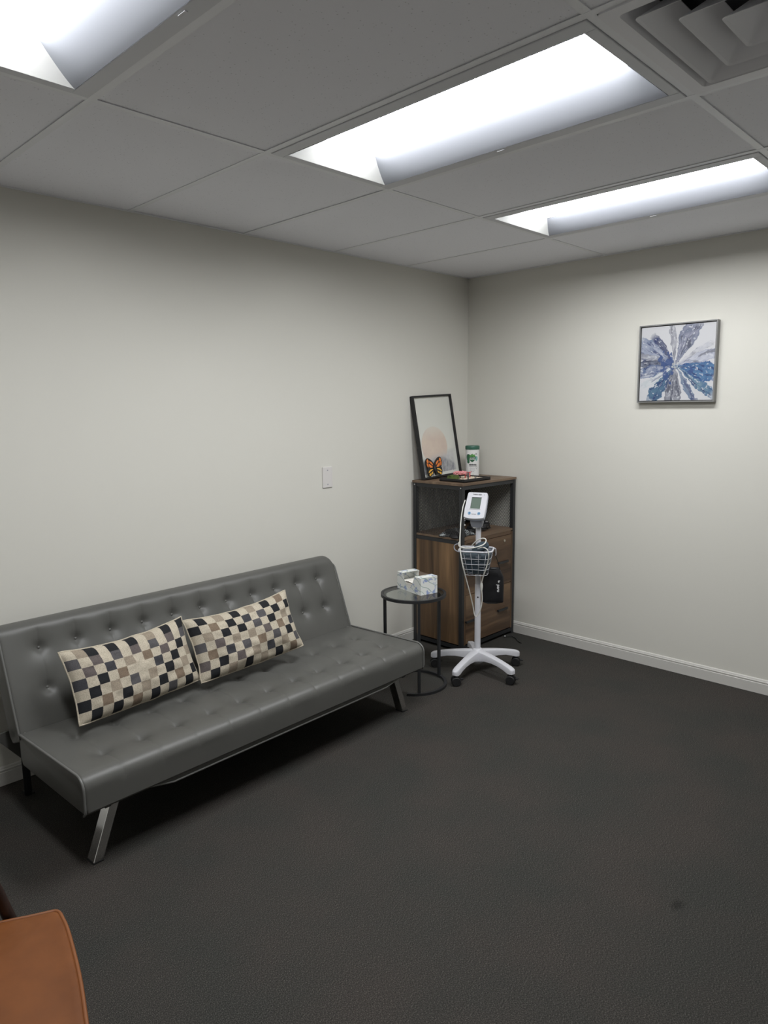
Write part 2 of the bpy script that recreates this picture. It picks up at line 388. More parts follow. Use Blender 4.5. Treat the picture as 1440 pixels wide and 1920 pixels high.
def baseboard(name, a, b, nrm):
    prof = [(0, 0), (0.0125, 0), (0.0125, 0.056), (0.0100, 0.058), (0.0100, 0.0605), (0.0118, 0.063), (0.0118, 0.068), (0.0085, 0.0705), (0.0085, 0.0725), (0.0065, 0.0775), (0.003, 0.080), (0, 0.080)]
    mb = MB(); n = len(prof); a = Vector(a); b = Vector(b); nv = Vector(nrm)
    vs = [p + nv * t + Vector((0, 0, z)) for p in (a, b) for t, z in prof]
    mb.add(vs, [[i, (i + 1) % n, n + (i + 1) % n, n + i] for i in range(n)] + [list(range(n))[::-1], list(range(n, 2 * n))])
    struct(name, mb, M_TRIM)
baseboard('baseboard_left', (X0, 0, 0), (0, 0, 0), (0, -1, 0))
baseboard('baseboard_right', (0, 0, 0), (0, Y0, 0), (-1, 0, 0))
baseboard('baseboard_rear', (X0, Y0, 0), (0, Y0, 0), (0, 1, 0))
baseboard('baseboard_far_left', (X0, Y0, 0), (X0, 0, 0), (1, 0, 0))

ceil = struct('ceiling', MB().box((X0 / 2, Y0 / 2, H + 0.2), (-X0, -Y0, 0.05)), M_DECK)
xs = [0] + [gx(n) for n in range(0, 8)] + [X0]
ys = [0, -DY, -DY - 2 * G, -DY - 3 * G, -DY - 4 * G, -DY - 5 * G, Y0]
RW = 0.024
LIGHTS = [0, 2, 4]
def rail(a, b, w=RW):
    dz = 0.0004 if a[1] == b[1] else 0
    MB().bar((*a, H + 0.001 + dz), (*b, H + 0.001 + dz), w, 0.002).build('tee_rail', M_RAIL, ceil)
for x in xs[1:-1]: rail((x, 0), (x, Y0))
for y in ys[1:-1]: rail((X0, y), (0, y))
for a, b in (((0, -0.009), (X0, -0.009)), ((-0.009, 0), (-0.009, Y0)), ((X0 + 0.009, 0), (X0 + 0.009, Y0)), ((0, Y0 + 0.009), (X0, Y0 + 0.009))):
    MB().bar((*a, H + 0.0008), (*b, H + 0.0008), 0.018, 0.002).build('edge_angle', M_RAIL, ceil)
VENT = (2, 2)   # column gx2..gx3, row after second y line
for i in range(len(xs) - 1):
    for j in range(len(ys) - 1):
        x1, x0 = xs[i], xs[i + 1]; y1, y0 = ys[j], ys[j + 1]
        if j == 1 and (i - 1) in LIGHTS: continue
        if j == 2 and (i - 1) == VENT[0]: continue
        g = 0.0035
        # tiles sit on the rails, a little uneven
        dz = random.uniform(0.0, 0.0012)
        MB().box(((x0 + x1) / 2, (y0 + y1) / 2, H + 0.0105 + dz), (x1 - x0 - 2 * g, y1 - y0 - 2 * g, 0.016)).build('ceiling_tile', M_TILE, ceil)

# ------------------------------------------------------------------ ceiling lights
def ceiling_light(n, label):
    xc = (gx(n) + gx(n + 1)) / 2; yc = -DY - G; w = G; l = 2 * G
    t = thing('ceiling_light', label, 'ceiling light', (xc, yc, H - 0.003), 0, 'recessed ceiling lights')
    hw, hl = w / 2 - 0.014, l / 2 - 0.014; ow, ol = 0.243, 0.565
    fr = MB()
    for sx in (-1, 1):
        fr.box((sx * (hw + ow) / 2, 0, 0.004), (hw - ow, 2 * hl, 0.008))
        fr.box((0, sx * (hl + ol) / 2, 0.004), (2 * ow, hl - ol, 0.008))
    fr.build('frame', M_LFRAME, t, bevel=0.002)
    # side reflectors, curving up from the frame to the lens
    for sx in (-1, 1):
        def fn(u, v):
            a = u * PI / 2
            return Vector((sx * (ow - 0.002 - (ow - 0.120) * u), (v - 0.5) * 2 * ol, 0.0004 + 0.0836 * u ** 1.15))
        MB().grid(fn, 10, 1).build('reflector', M_REFL, t, smooth=True)
    # sloping end plates, from the frame up to the lens
    for sy in (-1, 1):
        MB().add([(-ow, sy * (ol - 0.001), 0.0004), (ow, sy * (ol - 0.001), 0.0004), (0.118, sy * (ol - 0.062), 0.084), (-0.118, sy * (ol - 0.062), 0.084)], [[0, 1, 2, 3]]).build('end_plate', M_LEND, t)
    # lens basket: a shallow half barrel
    LD = 0.050
    def lens(u, v):
        a = (u - 0.5) * PI * 0.94
        return Vector((0.122 * math.sin(a) / math.sin(PI * 0.47), (v - 0.5) * 2 * (ol - 0.058), 0.084 - LD * math.cos(a)))
    MB().grid(lens, 20, 1).build('lens', M_LENS, t, smooth=True, label='glowing white curved lens')
    for sy in (-1, 1):
        pr = [(0.1215 * math.sin((k / 20 - 0.5) * PI * 0.94) / math.sin(PI * 0.47), 0.084 - (LD - 0.0005) * math.cos((k / 20 - 0.5) * PI * 0.94)) for k in range(21)]
        y = sy * (ol - 0.058); y2 = sy * (ol - 0.055); n = 21
        MB().add([(x, y, z) for x, z in pr] + [(x, y2, z) for x, z in pr], [list(range(n)), list(range(2 * n - 1, n - 1, -1))] + [[i, (i + 1) % n, n + (i + 1) % n, n + i] for i in range(n)]).build('lens_end', M_LENS, t)
    MB().box((0, 0, 0.096), (2 * hw, 2 * hl, 0.012)).build('housing', M_REFL, t)
    hs = MB()
    for sx in (-1, 1):
        hs.box((sx * (hw - 0.002), 0, 0.05), (0.004, 2 * hl, 0.08)); hs.box((0, sx * (hl - 0.002), 0.05), (2 * hw, 0.004, 0.08))
    hs.build('housing_side', M_REFL, t)
    MB().box((ow + 0.012, 0.02, -0.001), (0.008, 0.03, 0.003)).build('latch', M_WHITEP, t)
    return t
ceiling_light(0, 'recessed ceiling light nearest the right wall with the flower painting')
ceiling_light(2, 'recessed ceiling light in the middle beside the ceiling vent, wholly in view')
ceiling_light(4, 'recessed ceiling light at the top left corner, cut off by the frame')

# ------------------------------------------------------------------ vent
v = thing('ceiling_vent', 'square stepped air diffuser in the ceiling beside the middle light', 'vent', ((gx(2) + gx(3)) / 2, -DY - 2.5 * G, H), 0)
def sqring(mb, a, za, b, zb, th=0.0015, r=0.012):
    A = rrect(2 * a, 2 * a, r, 3); B = rrect(2 * b, 2 * b, r, 3); n = len(A)
    vs = [(x, y, za) for x, y in A] + [(x, y, zb) for x, y in B] + [(x, y, za + th) for x, y in A] + [(x, y, zb + th) for x, y in B]
    fs = []
    for i in range(n):
        j = (i + 1) % n
        fs += [[i, j, n + j, n + i], [2 * n + i, 3 * n + i, 3 * n + j, 2 * n + j], [i, 2 * n + i, 2 * n + j, j], [n + i, n + j, 3 * n + j, 3 * n + i]]
    mb.add(vs, fs)
    return mb
sqring(MB(), 0.293, -0.003, 0.258, -0.003, 0.004).build('flange', M_VENT, v, fix=False)
sqring(MB(), 0.258, -0.003, 0.215, 0.055).build('vane', M_VENT, v)
for a in (0.226, 0.156, 0.086):
    mb = MB(); sqring(mb, a, -0.006, a - 0.055, 0.045); sqring(mb, a, -0.006, a + 0.006, -0.010)
    mb.build('vane', M_VENT, v, smooth='auto')
MB().box((0, 0, 0.047), (0.07, 0.07, 0.004)).build('centre_plate', M_VENT, v)
dk = MB(); dk.box((0, 0, 0.118), (0.5, 0.5, 0.004))
for sx in (-1, 1): dk.box((sx * 0.25, 0, 0.09), (0.003, 0.5, 0.06)); dk.box((0, sx * 0.25, 0.09), (0.5, 0.003, 0.06))
dk.build('duct_box', M_DARK, v)

# ------------------------------------------------------------------ blank wall plate
t = thing('wall_plate', 'blank white plate with two screws on the left wall above the sofa', 'wall plate', (-1.333, 0, 1.1615))
MB().prism(rrect(0.074, 0.122, 0.004), 0, 0.007, Matrix.Rotation(rad(90), 4, 'X')).build('plate', M_PLATE, t, bevel=0.0025)
for z in (0.041, -0.041):
    MB().lathe([(0.0035, 0), (0.0035, 0.0085), (0.002, 0.009)], 12, (0, 0, z), Matrix.Rotation(rad(90), 3, 'X')).build('screw', M_GREYP, t, smooth='auto')

# ================================================================== SOFA
SR = rad(2.1)
sofa = thing('futon_sofa', 'grey button-tufted leatherette futon sofa with chrome front legs against the left wall', 'sofa', (-3.195, -0.895, 0), SR)
SL = 1.765; SD = 0.535
XB = [0.144 + 0.1487 * i for i in range(11)]
def dimple(x, s, rows, L_=1.0):
    """depth of the tufting at x along the sofa and s across"""
    d = 0
    for rs in rows:
        for xb in XB:
            r2 = (x - xb) ** 2 + (s - rs) ** 2
            if r2 < 0.012: d += 0.015 * math.exp(-r2 / (2 * 0.013 ** 2)) + 0.013 * math.exp(-r2 / (2 * 0.036 ** 2))
    return d
def seam(x, s, s0, s1):
    if s < s0 or s > s1: return 0
    d = min(abs(x - xb) for xb in XB)
    return 0.0022 * math.exp(-(d / 0.005) ** 2)
def xsamples(L_, step=0.012):
    n = int(L_ / step); X = [i * L_ / n for i in range(n + 1)]
    X += [xb + k for xb in XB for k in (-0.004, 0, 0.004)]
    return sorted(set(round(x, 4) for x in X if 0 <= x <= L_))
def cushion(prof, top_a, top_b, rows, frame, name, parent, seams, wob=0.002):
    """prof: closed list of (s, t) going round; indices top_a..top_b form the tufted face; frame(x,s,t)->Vector"""
    X = xsamples(SL); n = len(prof); vs = []; fs = []
    nr = []
    for i in range(n):
        a = Vector(prof[i - 1]); b = Vector(prof[(i + 1) % n]); t = (b - a).normalized(); nr.append(Vector((-t.y, t.x)))
    def ring(x, inset):
        out = []
        for i, (s, t) in enumerate(prof):
            d = inset
            if top_a <= i <= top_b:
                d += dimple(x, s if frame_s else t, rows) + seam(x, s, *seams)
                d += wob * (noise.noise(Vector((x * 5, s * 6, 1.3))) )
            out.append(frame(x, s - nr[i].x * d, t - nr[i].y * d))
        return out
    frame_s = True
    rings = [ring(0.0, 0.012), ring(0.0, 0.004)] if False else []
    xx = [(0.0, 0.010), (0.002, 0.004), (0.006, 0.0015)] + [(x, 0) for x in X if 0.01 < x < SL - 0.01] + [(SL - 0.006, 0.0015), (SL - 0.002, 0.004), (SL, 0.010)]
    for x, ins in xx: vs += ring(x, ins)
    m = len(xx)
    for i in range(m - 1):
        for k in range(n): fs.append([i * n + k, i * n + (k + 1) % n, (i + 1) * n + (k + 1) % n, (i + 1) * n + k])
    fs.append(list(range(n))[::-1]); fs.append([(m - 1) * n + k for k in range(n)])
    mb = MB().add(vs, fs)
    return mb.build(name, M_LEATH, parent, smooth='auto')
def arc(cx, cy, r, a0, a1, n):
    return [(cx + r * math.cos(rad(a0 + (a1 - a0) * k / n)), cy + r * math.sin(rad(a0 + (a1 - a0) * k / n))) for k in range(n + 1)]
# seat: s = depth (0 front), t = height
ZT, ZB = 0.366, 0.232
prof = [(0.012, ZB), (0.0, ZB + 0.012)] + [(0.0, ZB + 0.012 + (ZT - 0.05 - ZB) * k / 6) for k in range(1, 6)]
ia = len(prof)
prof += [(0.045 + 0.045 * math.cos(rad(a)), ZT - 0.042 + 0.042 * math.sin(rad(a))) for a in (180, 165, 150, 135, 120, 105, 90)]
prof += [(0.045 + (SD - 0.06) * k / 44, ZT - 0.008 * k / 44) for k in range(1, 45)]
ib = len(prof) - 1
prof += [(SD, ZT - 0.025), (SD, ZB + 0.03), (SD - 0.02, ZB)]
prof_seat = prof
cushion(prof, ia, ib, (0.160, 0.360), lambda x, s, t: Vector((x, s, t)), 'seat_cushion', sofa, (0.0, 0.36))
# piping along both seat ends
for x in (-0.001, SL + 0.001):
    path = [(x, s, t) for s, t in prof_seat[0:ib + 1]]
    MB().tube(path, 0.0045, 6).build('piping', M_PIPE, sofa, smooth=True)
# back: leaning slab. s = along the slab (0 at the seat), t = thickness (0 front face, + towards the wall)
LEAN = rad(20); BH = 0.455; BT = 0.115; BO = Vector((0.0, 0.515, 0.325))
def backf(x, s, t):
    e = SL - x
    if e < 0.045: s *= 1 - (0.045 - math.sqrt(max(0, 0.045 ** 2 - (0.045 - e) ** 2))) / BH
    return BO + Vector((x, s * math.sin(LEAN) + t * math.cos(LEAN), s * math.cos(LEAN) - t * math.sin(LEAN)))
pb = [(0.012, 0.0)] + [(0.012 + (BH - 0.066) * k / 36, 0.0) for k in range(1, 37)]
jb = len(pb) - 1
pb += [(BH - 0.052 + 0.052 * math.cos(rad(a)), 0.052 + 0.052 * math.sin(rad(a))) for a in (-78, -65, -50, -35, -20, 0, 20, 40, 60, 80)]
pb += [(BH - 0.07, BT), (0.03, BT), (0.0, BT - 0.02), (0.0, 0.01)]
cushion(pb[::-1], len(pb) - 1 - jb, len(pb) - 1, (0.175, 0.335), lambda x, s, t: backf(x, s, t), 'back_cushion', sofa, (0.175, 0.42))
for x in (-0.001, SL + 0.001):
    path = [backf(x, s, t) for s, t in pb[0:len(pb) - 3]]
    MB().tube(path, 0.0045, 6).build('piping', M_PIPE, sofa, smooth=True)
# buttons
for r, fr in ((0.160, 'seat'), (0.360, 'seat'), (0.175, 'back'), (0.335, 'back')):
    for xb in XB:
        mb = MB()
        if fr == 'seat':
            mb.lathe([(0.0055, -0.004), (0.006, 0), (0.0045, 0.0015), (0.001, 0.002)], 10, (xb, r, ZT - 0.0265 - 0.008 * r / SD), cap=True)
        else:
            rot = Matrix.Rotation(rad(90) - LEAN, 3, 'X')
            mb.lathe([(0.0055, -0.004), (0.006, 0), (0.0045, 0.0015), (0.001, 0.002)], 10, backf(xb, r, 0.0255), rot, cap=True)
        mb.build('button', M_LEATH, sofa, smooth=True)
# front flap under the cushion with its piping
fl = MB(); pth = []
for k in range(41):
    x = 0.23 + (SL - 0.40) * k / 40; e = min(k, 40 - k) / 3; d = 0.022 * min(1, e)
    pth.append((x, 0.012, ZB + 0.006 - d))
fl.add([Vector(p) for p in pth] + [Vector((p[0], 0.012, ZB + 0.008)) for p in pth] + [Vector((p[0], 0.022, p[2])) for p in pth] + [Vector((p[0], 0.022, ZB + 0.008)) for p in pth],
       [[k, k + 1, 42 + k, 41 + k] for k in range(40)] + [[82 + k, 123 + k, 124 + k, 83 + k] for k in range(40)] + [[k, 82 + k, 83 + k, k + 1] for k in range(40)])
fl.build('front_flap', M_LEATH, sofa)
MB().tube(pth, 0.004, 6).build('piping', M_PIPE, sofa, smooth=True)
# steel frame beneath
fm = MB()
fm.bar((0.09, 0.10, ZB - 0.012), (SL - 0.09, 0.10, ZB - 0.012), 0.03, 0.022); fm.bar((0.09, 0.44, ZB - 0.012), (SL - 0.09, 0.44, ZB - 0.012), 0.03, 0.022)
for x in (0.10, SL / 2, SL - 0.10): fm.bar((x, 0.05, ZB - 0.012), (x, SD - 0.02, ZB - 0.012), 0.022, 0.03)
fm.build('seat_frame', M_BLACK, sofa)
# front legs: flat chrome tubes splayed outwards
for sx, x0, x1, m, lab in ((-1, 0.158, 0.066, M_CHROME, 'chrome flat tube leg'), (1, SL - 0.125, SL - 0.055, M_CHROME, 'chrome flat tube leg reflecting the dark floor')):
    mb = MB(); wx, wy = 0.036, 0.050
    a = Vector((x0, 0.115, ZB - 0.002)); b = Vector((x1, 0.105, 0.004))
    vs = [p + Vector((i * wx / 2, j * wy / 2, 0)) for p in (b, a) for i, j in ((-1, -1), (1, -1), (1, 1), (-1, 1))]
    mb.add(vs, [[0, 3, 2, 1], [4, 5, 6, 7], [0, 1, 5, 4], [1, 2, 6, 5], [2, 3, 7, 6], [3, 0, 4, 7]])
    lg = mb.build('leg', m, sofa, bevel=0.003, label=lab)
    MB().box((x1, 0.105, 0.002), (wx + 0.002, wy + 0.002, 0.004)).build('foot_pad', M_RUBBER, lg)
    MB().box((x0 - sx * 0.0, 0.115, ZB - 0.004), (0.09, 0.07, 0.006)).build('mounting_plate', M_BLACK, lg)
# rear legs: black, upright with a stay towards the wall
for sx, x in ((-1, 0.02), (1, SL - 0.02)):
    mb = MB()
    mb.bar((x, 0.545, 0.33), (x - sx * 0.07, 0.745, 0.004), 0.028, 0.045)
    lg = mb.build('leg', M_BLACK, sofa, bevel=0.002)
    MB().box((x - sx * 0.07, 0.745, 0.003), (0.034, 0.05, 0.006)).build('foot_pad', M_RUBBER, lg)
    hg = MB().lathe([(0.022, -0.012), (0.024, 0), (0.022, 0.012)], 20, (x + sx * 0.0, 0.535, 0.335), Matrix.Rotation(rad(90), 3, 'Y'))
    hg.build('hinge', M_STEEL, sofa, smooth='auto')
MB().bar((SL + 0.004, 0.625, 0.405), (SL + 0.004, 0.655, 0.50), 0.006, 0.028).build('back_stay', M_BLACK, sofa)
MB().prism([(-0.126, 0.305), (-0.012, 0.310), (0.07, 0.318), (0.07, 0.175), (0.053, 0.187), (-0.015, 0.275), (-0.126, 0.277)], -0.700, -0.690, Matrix.Rotation(rad(90), 4, 'X')).build('end_bracket', M_LEATH, sofa)
MB().bar((0.05, 0.69, 0.50), (SL - 0.05, 0.69, 0.50), 0.03, 0.02, up=(0, 1, 0)).build('back_frame', M_BLACK, sofa)

# ------------------------------------------------------------------ cushions
CC = {'.': srgb(186, 176, 158), 'k': srgb(32, 33, 36), 'g': srgb(84, 82, 84), 'd': srgb(62, 62, 66), 'b': srgb(122, 106, 90), 't': srgb(148, 136, 120), 'm': srgb(96, 88, 86)}
P1 = [".tk.k.k.t.k.k",
      "g.m.g.m.g.m.g",
      ".m.d.t.b.m.k.",
      "d.k.b...d.k.t",
      ".k.t.g.t.k.t.",
      "k.b.k.t.k.b.k",
      ".k.k.b.k.g.k."]
P2 = [".k.t.k.t.k.b.",
      "k.b.k.d.g.k.k",
      ".t.k.k.g.k.t.",
      "g.m.t.t.m.b.d",
      ".b.d.g.b.g.k.",
      "m.k.m.t.d.t.g",
      ".k.t.k.t.k.b."]
def cushion_thing(label, N0, yaw, lean, roll, w, h, pat, seed):
    u = Vector((math.cos(yaw), math.sin(yaw), 0)); b = Vector((-math.sin(yaw), math.cos(yaw), 0))
    vv = Vector((0, 0, 1)) * math.cos(lean) + b * math.sin(lean)
    u2 = u * math.cos(roll) + vv * math.sin(roll); v2 = vv * math.cos(roll) - u * math.sin(roll); n2 = u2.cross(v2)  # n2 towards viewer side
    C = Vector(N0) + u2 * w / 2 + v2 * h / 2
    t = thing('throw_cushion', label, 'cushion', C, group='checked throw cushions on the sofa')
    R_ = Matrix((u2, v2, n2)).transposed()
    t.rotation_euler = R_.to_euler()
    NU, NV = len(pat[0]), len(pat)
    T = 0.062
    def shape(a, bb, side):
        x = a * 2 - 1; y = bb * 2 - 1
        ex = 1 - 0.05 * (1 - y * y) + 0.012 * noise.noise(Vector((y * 3, seed, 2))); ey = 1 - (0.12 if y > 0 else 0.02) * (1 - x * x) + 0.02 * noise.noise(Vector((x * 4, seed, 4)))
        th = T * (max(0, 1 - abs(x) ** 3.2) * max(0, 1 - abs(y) ** 2.6)) ** 0.55
        wr = 0.014 * noise.noise(Vector((x * 1.6 + seed, y * 1.3, side))) + 0.006 * noise.noise(Vector((x * 6 + seed, y * 5, side + 3)))
        edge = min(1, (1 - max(abs(x), abs(y))) * 4)
        # sag along the lower half
        return Vector((x * w / 2 * ex, y * h / 2 * ey - 0.006 * (1 - x * x), side * (th + wr * edge)))
    def cf(a, bb):
        i = min(NU - 1, int(a * NU)); j = min(NV - 1, int((1 - bb) * NV)); return CC[pat[j][i]]
    K = 6
    MB().grid(lambda a, bb: shape(a, bb, 1), NU * K, NV * K, cf).build('front_cover', M_CUSH, t, smooth=True, fix=False)
    MB().grid(lambda a, bb: shape(a, bb, -1), NU * K, NV * K, cf, flip=True).build('back_cover', M_CUSH, t, smooth=True, fix=False)
    pts = [shape(k / 40, 0, 0) for k in range(40)] + [shape(1, k / 24, 0) for k in range(24)] + [shape(1 - k / 40, 1, 0) for k in range(40)] + [shape(0, 1 - k / 24, 0) for k in range(24)]
    mb = MB().tube(pts, 0.0035, 6, closed=True)
    mb.c = [CC['.']] * len(mb.f); mb.build('edge_seam', M_CUSH, t, smooth=True)
    return t
cushion_thing('oblong checked throw cushion lying nearer the left end of the sofa', (-3.060, -0.548, 0.395), rad(5.6), rad(23), rad(0.8), 0.55, 0.285, P1, 1.0)
cushion_thing('oblong checked throw cushion at the middle of the sofa, right end tipped up', (-2.522, -0.515, 0.395), rad(-4.2), rad(24), rad(4.1), 0.545, 0.28, P2, 5.0)

# ================================================================== SIDE TABLE
TX, TY, TH, TR = -1.176, -0.533, 0.533, 0.183
tb = thing('side_table', 'round glass-topped black metal side table at the right end of the sofa', 'table', (TX, TY, 0))
def ring_mb(r, z, w, h, a0=0, a1=360, n=64):
    mb = MB(); full = abs(a1 - a0) >= 360; N_ = n if full else n + 1; vs = []
    for k in range(N_):
        a = rad(a0 + (a1 - a0) * k / n)
        for dr, dz in ((-w / 2, -h / 2), (w / 2, -h / 2), (w / 2, h / 2), (-w / 2, h / 2)):
            vs.append(((r + dr) * math.cos(a), (r + dr) * math.sin(a), z + dz))
    fs = []
    for k in range(n):
        j = (k + 1) % N_
        for q in range(4): fs.append([k * 4 + q, k * 4 + (q + 1) % 4, j * 4 + (q + 1) % 4, j * 4 + q])
    if not full: fs += [[0, 1, 2, 3], [(N_ - 1) * 4 + q for q in (3, 2, 1, 0)]]
    return mb.add(vs, fs)
ring_mb(TR - 0.007, TH - 0.008, 0.014, 0.016).build('top_ring', M_BLACK, tb, smooth='auto')
ring_mb(TR - 0.020, TH - 0.013, 0.014, 0.005).build('glass_ledge', M_BLACK, tb, smooth='auto')
MB().lathe([(TR - 0.0145, TH - 0.010), (TR - 0.0145, TH - 0.003), (TR - 0.016, TH - 0.001)], 64).build('glass_top', M_TGLASS, tb, smooth='auto')
a_open = math.degrees(math.atan2(-0.584 - TY, -1.317 - TX))
ring_mb(TR - 0.003, 0.007, 0.016, 0.014, -150, 125, 56).build('base_ring', M_BLACK, tb, smooth='auto')
for px_, py_ in ((-0.92, -0.517), (-1.263, -0.642), (-1.36, -0.50)):
    a = math.atan2(py_ - TY, px_ - TX)
    if px_ < -1.3: a = rad(112)
    elif px_ > -1.0: a = rad(345)
    x, y = (TR - 0.009) * math.cos(a), (TR - 0.009) * math.sin(a)
    MB().box((x, y, TH / 2 - 0.004), (0.015, 0.015, TH - 0.018), Matrix.Rotation(a, 3, 'Z')).build('leg', M_BLACK, tb, bevel=0.001)

# tissue box
BX = thing('tissue_box', 'floral cardboard tissue box with a wide cut-out, on the glass side table', 'tissue box', (-1.204, -0.610, TH), rad(-11.9))
w_, l_, h_ = 0.118, 0.222, 0.097
def side_outline():
    """long side with the U cut, coordinates (y along length, z)"""
    cut = []
    for k in range(13):
        u = k / 12; y = 0.055 + 0.115 * u; s = abs(2 * u - 1)
        cut.append((y, 0.016 + (h_ - 0.016) * (s ** 1.6)))
    return cut
cut = side_outline()
poly = [(0, 0)] + [(l_, 0), (l_, h_)] + [(y, z) for y, z in cut[::-1]] + [(0, h_)]
def side_at(x, name='side_panel'):
    T_ = Matrix(((0, 0, 1, x), (1, 0, 0, 0), (0, 1, 0, 0), (0, 0, 0, 1)))
    mb = MB(); n = len(poly)
    # triangulated fan-safe: build as strips from the bottom edge
    ysam = [0] + [y for y, z in cut] + [l_]; 
    def zt(y):
        if y <= cut[0][0] or y >= cut[-1][0]: return h_
        for (ya, za), (yb, zb) in zip(cut, cut[1:]):
            if ya <= y <= yb: return za + (zb - za) * (y - ya) / (yb - ya)
    th = 0.0012
    for ya, yb in zip(ysam, ysam[1:]):
        za = zt(ya) if ya > 0 else h_; zb = zt(yb) if yb < l_ else h_
        vs = [(x, ya, 0), (x, yb, 0), (x, yb, zb), (x, ya, za), (x + th, ya, 0), (x + th, yb, 0), (x + th, yb, zb), (x + th, ya, za)]
        mb.add(vs, [[0, 1, 2, 3], [7, 6, 5, 4], [3, 2, 6, 7], [0, 4, 5, 1]])
    mb.build(name, M_FLORAL, BX)
side_at(0.0); side_at(w_ - 0.0012)
MB().box((w_ / 2, 0.0006, h_ / 2), (w_ - 0.0024, 0.0012, h_)).build('end_panel', M_FLORAL, BX)
MB().box((w_ / 2, l_ - 0.0006, h_ / 2), (w_ - 0.0024, 0.0012, h_)).build('end_panel', M_FLORAL, BX)
MB().box((w_ / 2, cut[0][0] / 2, h_ - 0.0006), (w_ - 0.0024, cut[0][0] - 0.0024, 0.0012)).build('top_flap', M_FLORAL, BX)
MB().box((w_ / 2, (cut[-1][0] + l_) / 2, h_ - 0.0006), (w_ - 0.0024, l_ - cut[-1][0] - 0.0024, 0.0012)).build('top_flap', M_FLORAL, BX)
MB().box((w_ / 2, l_ / 2, 0.001), (w_ - 0.0026, l_ - 0.0026, 0.0015)).build('bottom_panel', M_CARD, BX)
MB().box((w_ - 0.004, l_ / 2, h_ / 2 + 0.01), (0.002, 0.11, h_ - 0.03)).build('inner_card', M_CARD, BX)
tp = MB()
for k in range(9):
    z = 0.004 + k * 0.0050
    tp.box((w_ / 2, l_ / 2 + random.uniform(-.001, .001), z), (w_ - 0.012, l_ - 0.012, 0.0042))
tp.build('tissue_stack', M_TISSUE, BX, kind='stuff')
def tcrest(u, v_):
    x = (u - .5) * (w_ - 0.012); y = (v_ - .5) * 0.13
    return Vector((w_ / 2 + x, l_ / 2 + y, 0.049 + 0.007 * math.cos(PI * (v_ - .5)) ** 2 + 0.004 * noise.noise(Vector((x * 40, y * 40, 0)))))
MB().grid(tcrest, 14, 14).build('top_tissue', M_TISSUE, BX, smooth=True)

# ================================================================== CABINET
CX0, CX1, CY0, CY1, CH = -0.608, -0.018, -0.432, -0.016, 1.0885
cab = thing('cabinet', 'walnut and black metal cabinet with two drawers and mesh upper section in the corner', 'cabinet', (CX0, CY0, 0))
CW = CX1 - CX0; CDp = CY1 - CY0; PS = 0.026
MB().box((CW / 2, CDp / 2, CH - 0.0075), (CW, CDp, 0.015)).build('top_panel', M_WOODT, cab, bevel=0.001)
for i in (0, 1):
    for j in (0, 1):
        MB().box((0.004 + PS / 2 + i * (CW - PS - 0.008), 0.004 + PS / 2 + j * (CDp - PS - 0.008), (CH - 0.015) / 2), (PS, PS, CH - 0.0152)).build('post', M_BLACK, cab, bevel=0.001)
def crail(a, b, w=0.022, h=0.024): MB().bar(a, b, w, h).build('frame_rail', M_BLACK, cab)
zt = CH - 0.028; zs = 0.728
i0 = 0.004 + PS; 
for z in (zt, zs - 0.014, 0.030):
    crail((0.004 + PS / 2, i0, z), (0.004 + PS / 2, CDp - i0, z)); crail((CW - 0.004 - PS / 2, i0, z), (CW - 0.004 - PS / 2, CDp - i0, z))
    crail((i0, CDp - 0.004 - PS / 2, z), (CW - i0, CDp - 0.004 - PS / 2, z))
crail((i0, 0.004 + PS / 2, zt), (CW - i0, 0.004 + PS / 2, zt)); crail((i0, 0.004 + PS / 2, 0.030), (CW - i0, 0.004 + PS / 2, 0.030))
MB().box((CW / 2, CDp / 2 - 0.0, zs + 0.0065), (CW - 0.014, CDp - 0.014, 0.013)).build('shelf', M_WOODT, cab)
# side, back panels of the drawer part
MB().box((0.012, CDp / 2, (zs + 0.04) / 2 - 0.008), (0.012, CDp - 2 * i0, zs - 0.075)).build('side_panel', M_WOODV, cab)
MB().box((CW - 0.012, CDp / 2, (zs + 0.04) / 2 - 0.008), (0.012, CDp - 2 * i0, zs - 0.075)).build('side_panel', M_WOODV, cab)
MB().box((CW / 2, CDp - 0.012, (zs + 0.04) / 2 - 0.008), (CW - 2 * i0, 0.008, zs - 0.075)).build('back_panel', M_WOODV, cab)
# narrow wooden surround and drawers
MB().box((i0 + 0.008, 0.012, (zs + 0.04) / 2), (0.016, 0.016, zs - 0.05)).build('drawer_surround', M_WOODV, cab)
MB().box((CW - i0 - 0.008, 0.012, (zs + 0.04) / 2), (0.016, 0.016, zs - 0.05)).build('drawer_surround', M_WOODV, cab)
MB().box((CW / 2, 0.016, zs - 0.012), (CW - 2 * i0 - 0.034, 0.016, 0.022)).build('drawer_surround', M_WOODH, cab)
for z0, z1 in ((0.050, 0.369), (0.373, 0.702)):
    d = MB().box((CW / 2, 0.012, (z0 + z1) / 2), (CW - 2 * i0 - 0.036, 0.016, z1 - z0)).build('drawer', M_WOODH, cab, bevel=0.001)
    zh = (z0 + z1) / 2 - 0.01
    for xh in (0.092, CW - 0.150):
        hb = MB(); hb.bar((xh - 0.055, -0.008, zh), (xh + 0.055, -0.008, zh), 0.008, 0.015)
        hb.box((xh - 0.05, 0.0, zh), (0.008, 0.012, 0.010)); hb.box((xh + 0.05, 0.0, zh), (0.008, 0.012, 0.010))
        hb.build('handle', M_BLACK, d, bevel=0.001)
    MB().box((CW / 2, CDp / 2, (z0 + z1) / 2 - 0.01), (CW - 0.12, CDp - 0.08, z1 - z0 - 0.05)).build('drawer_box', M_WOODV, d)
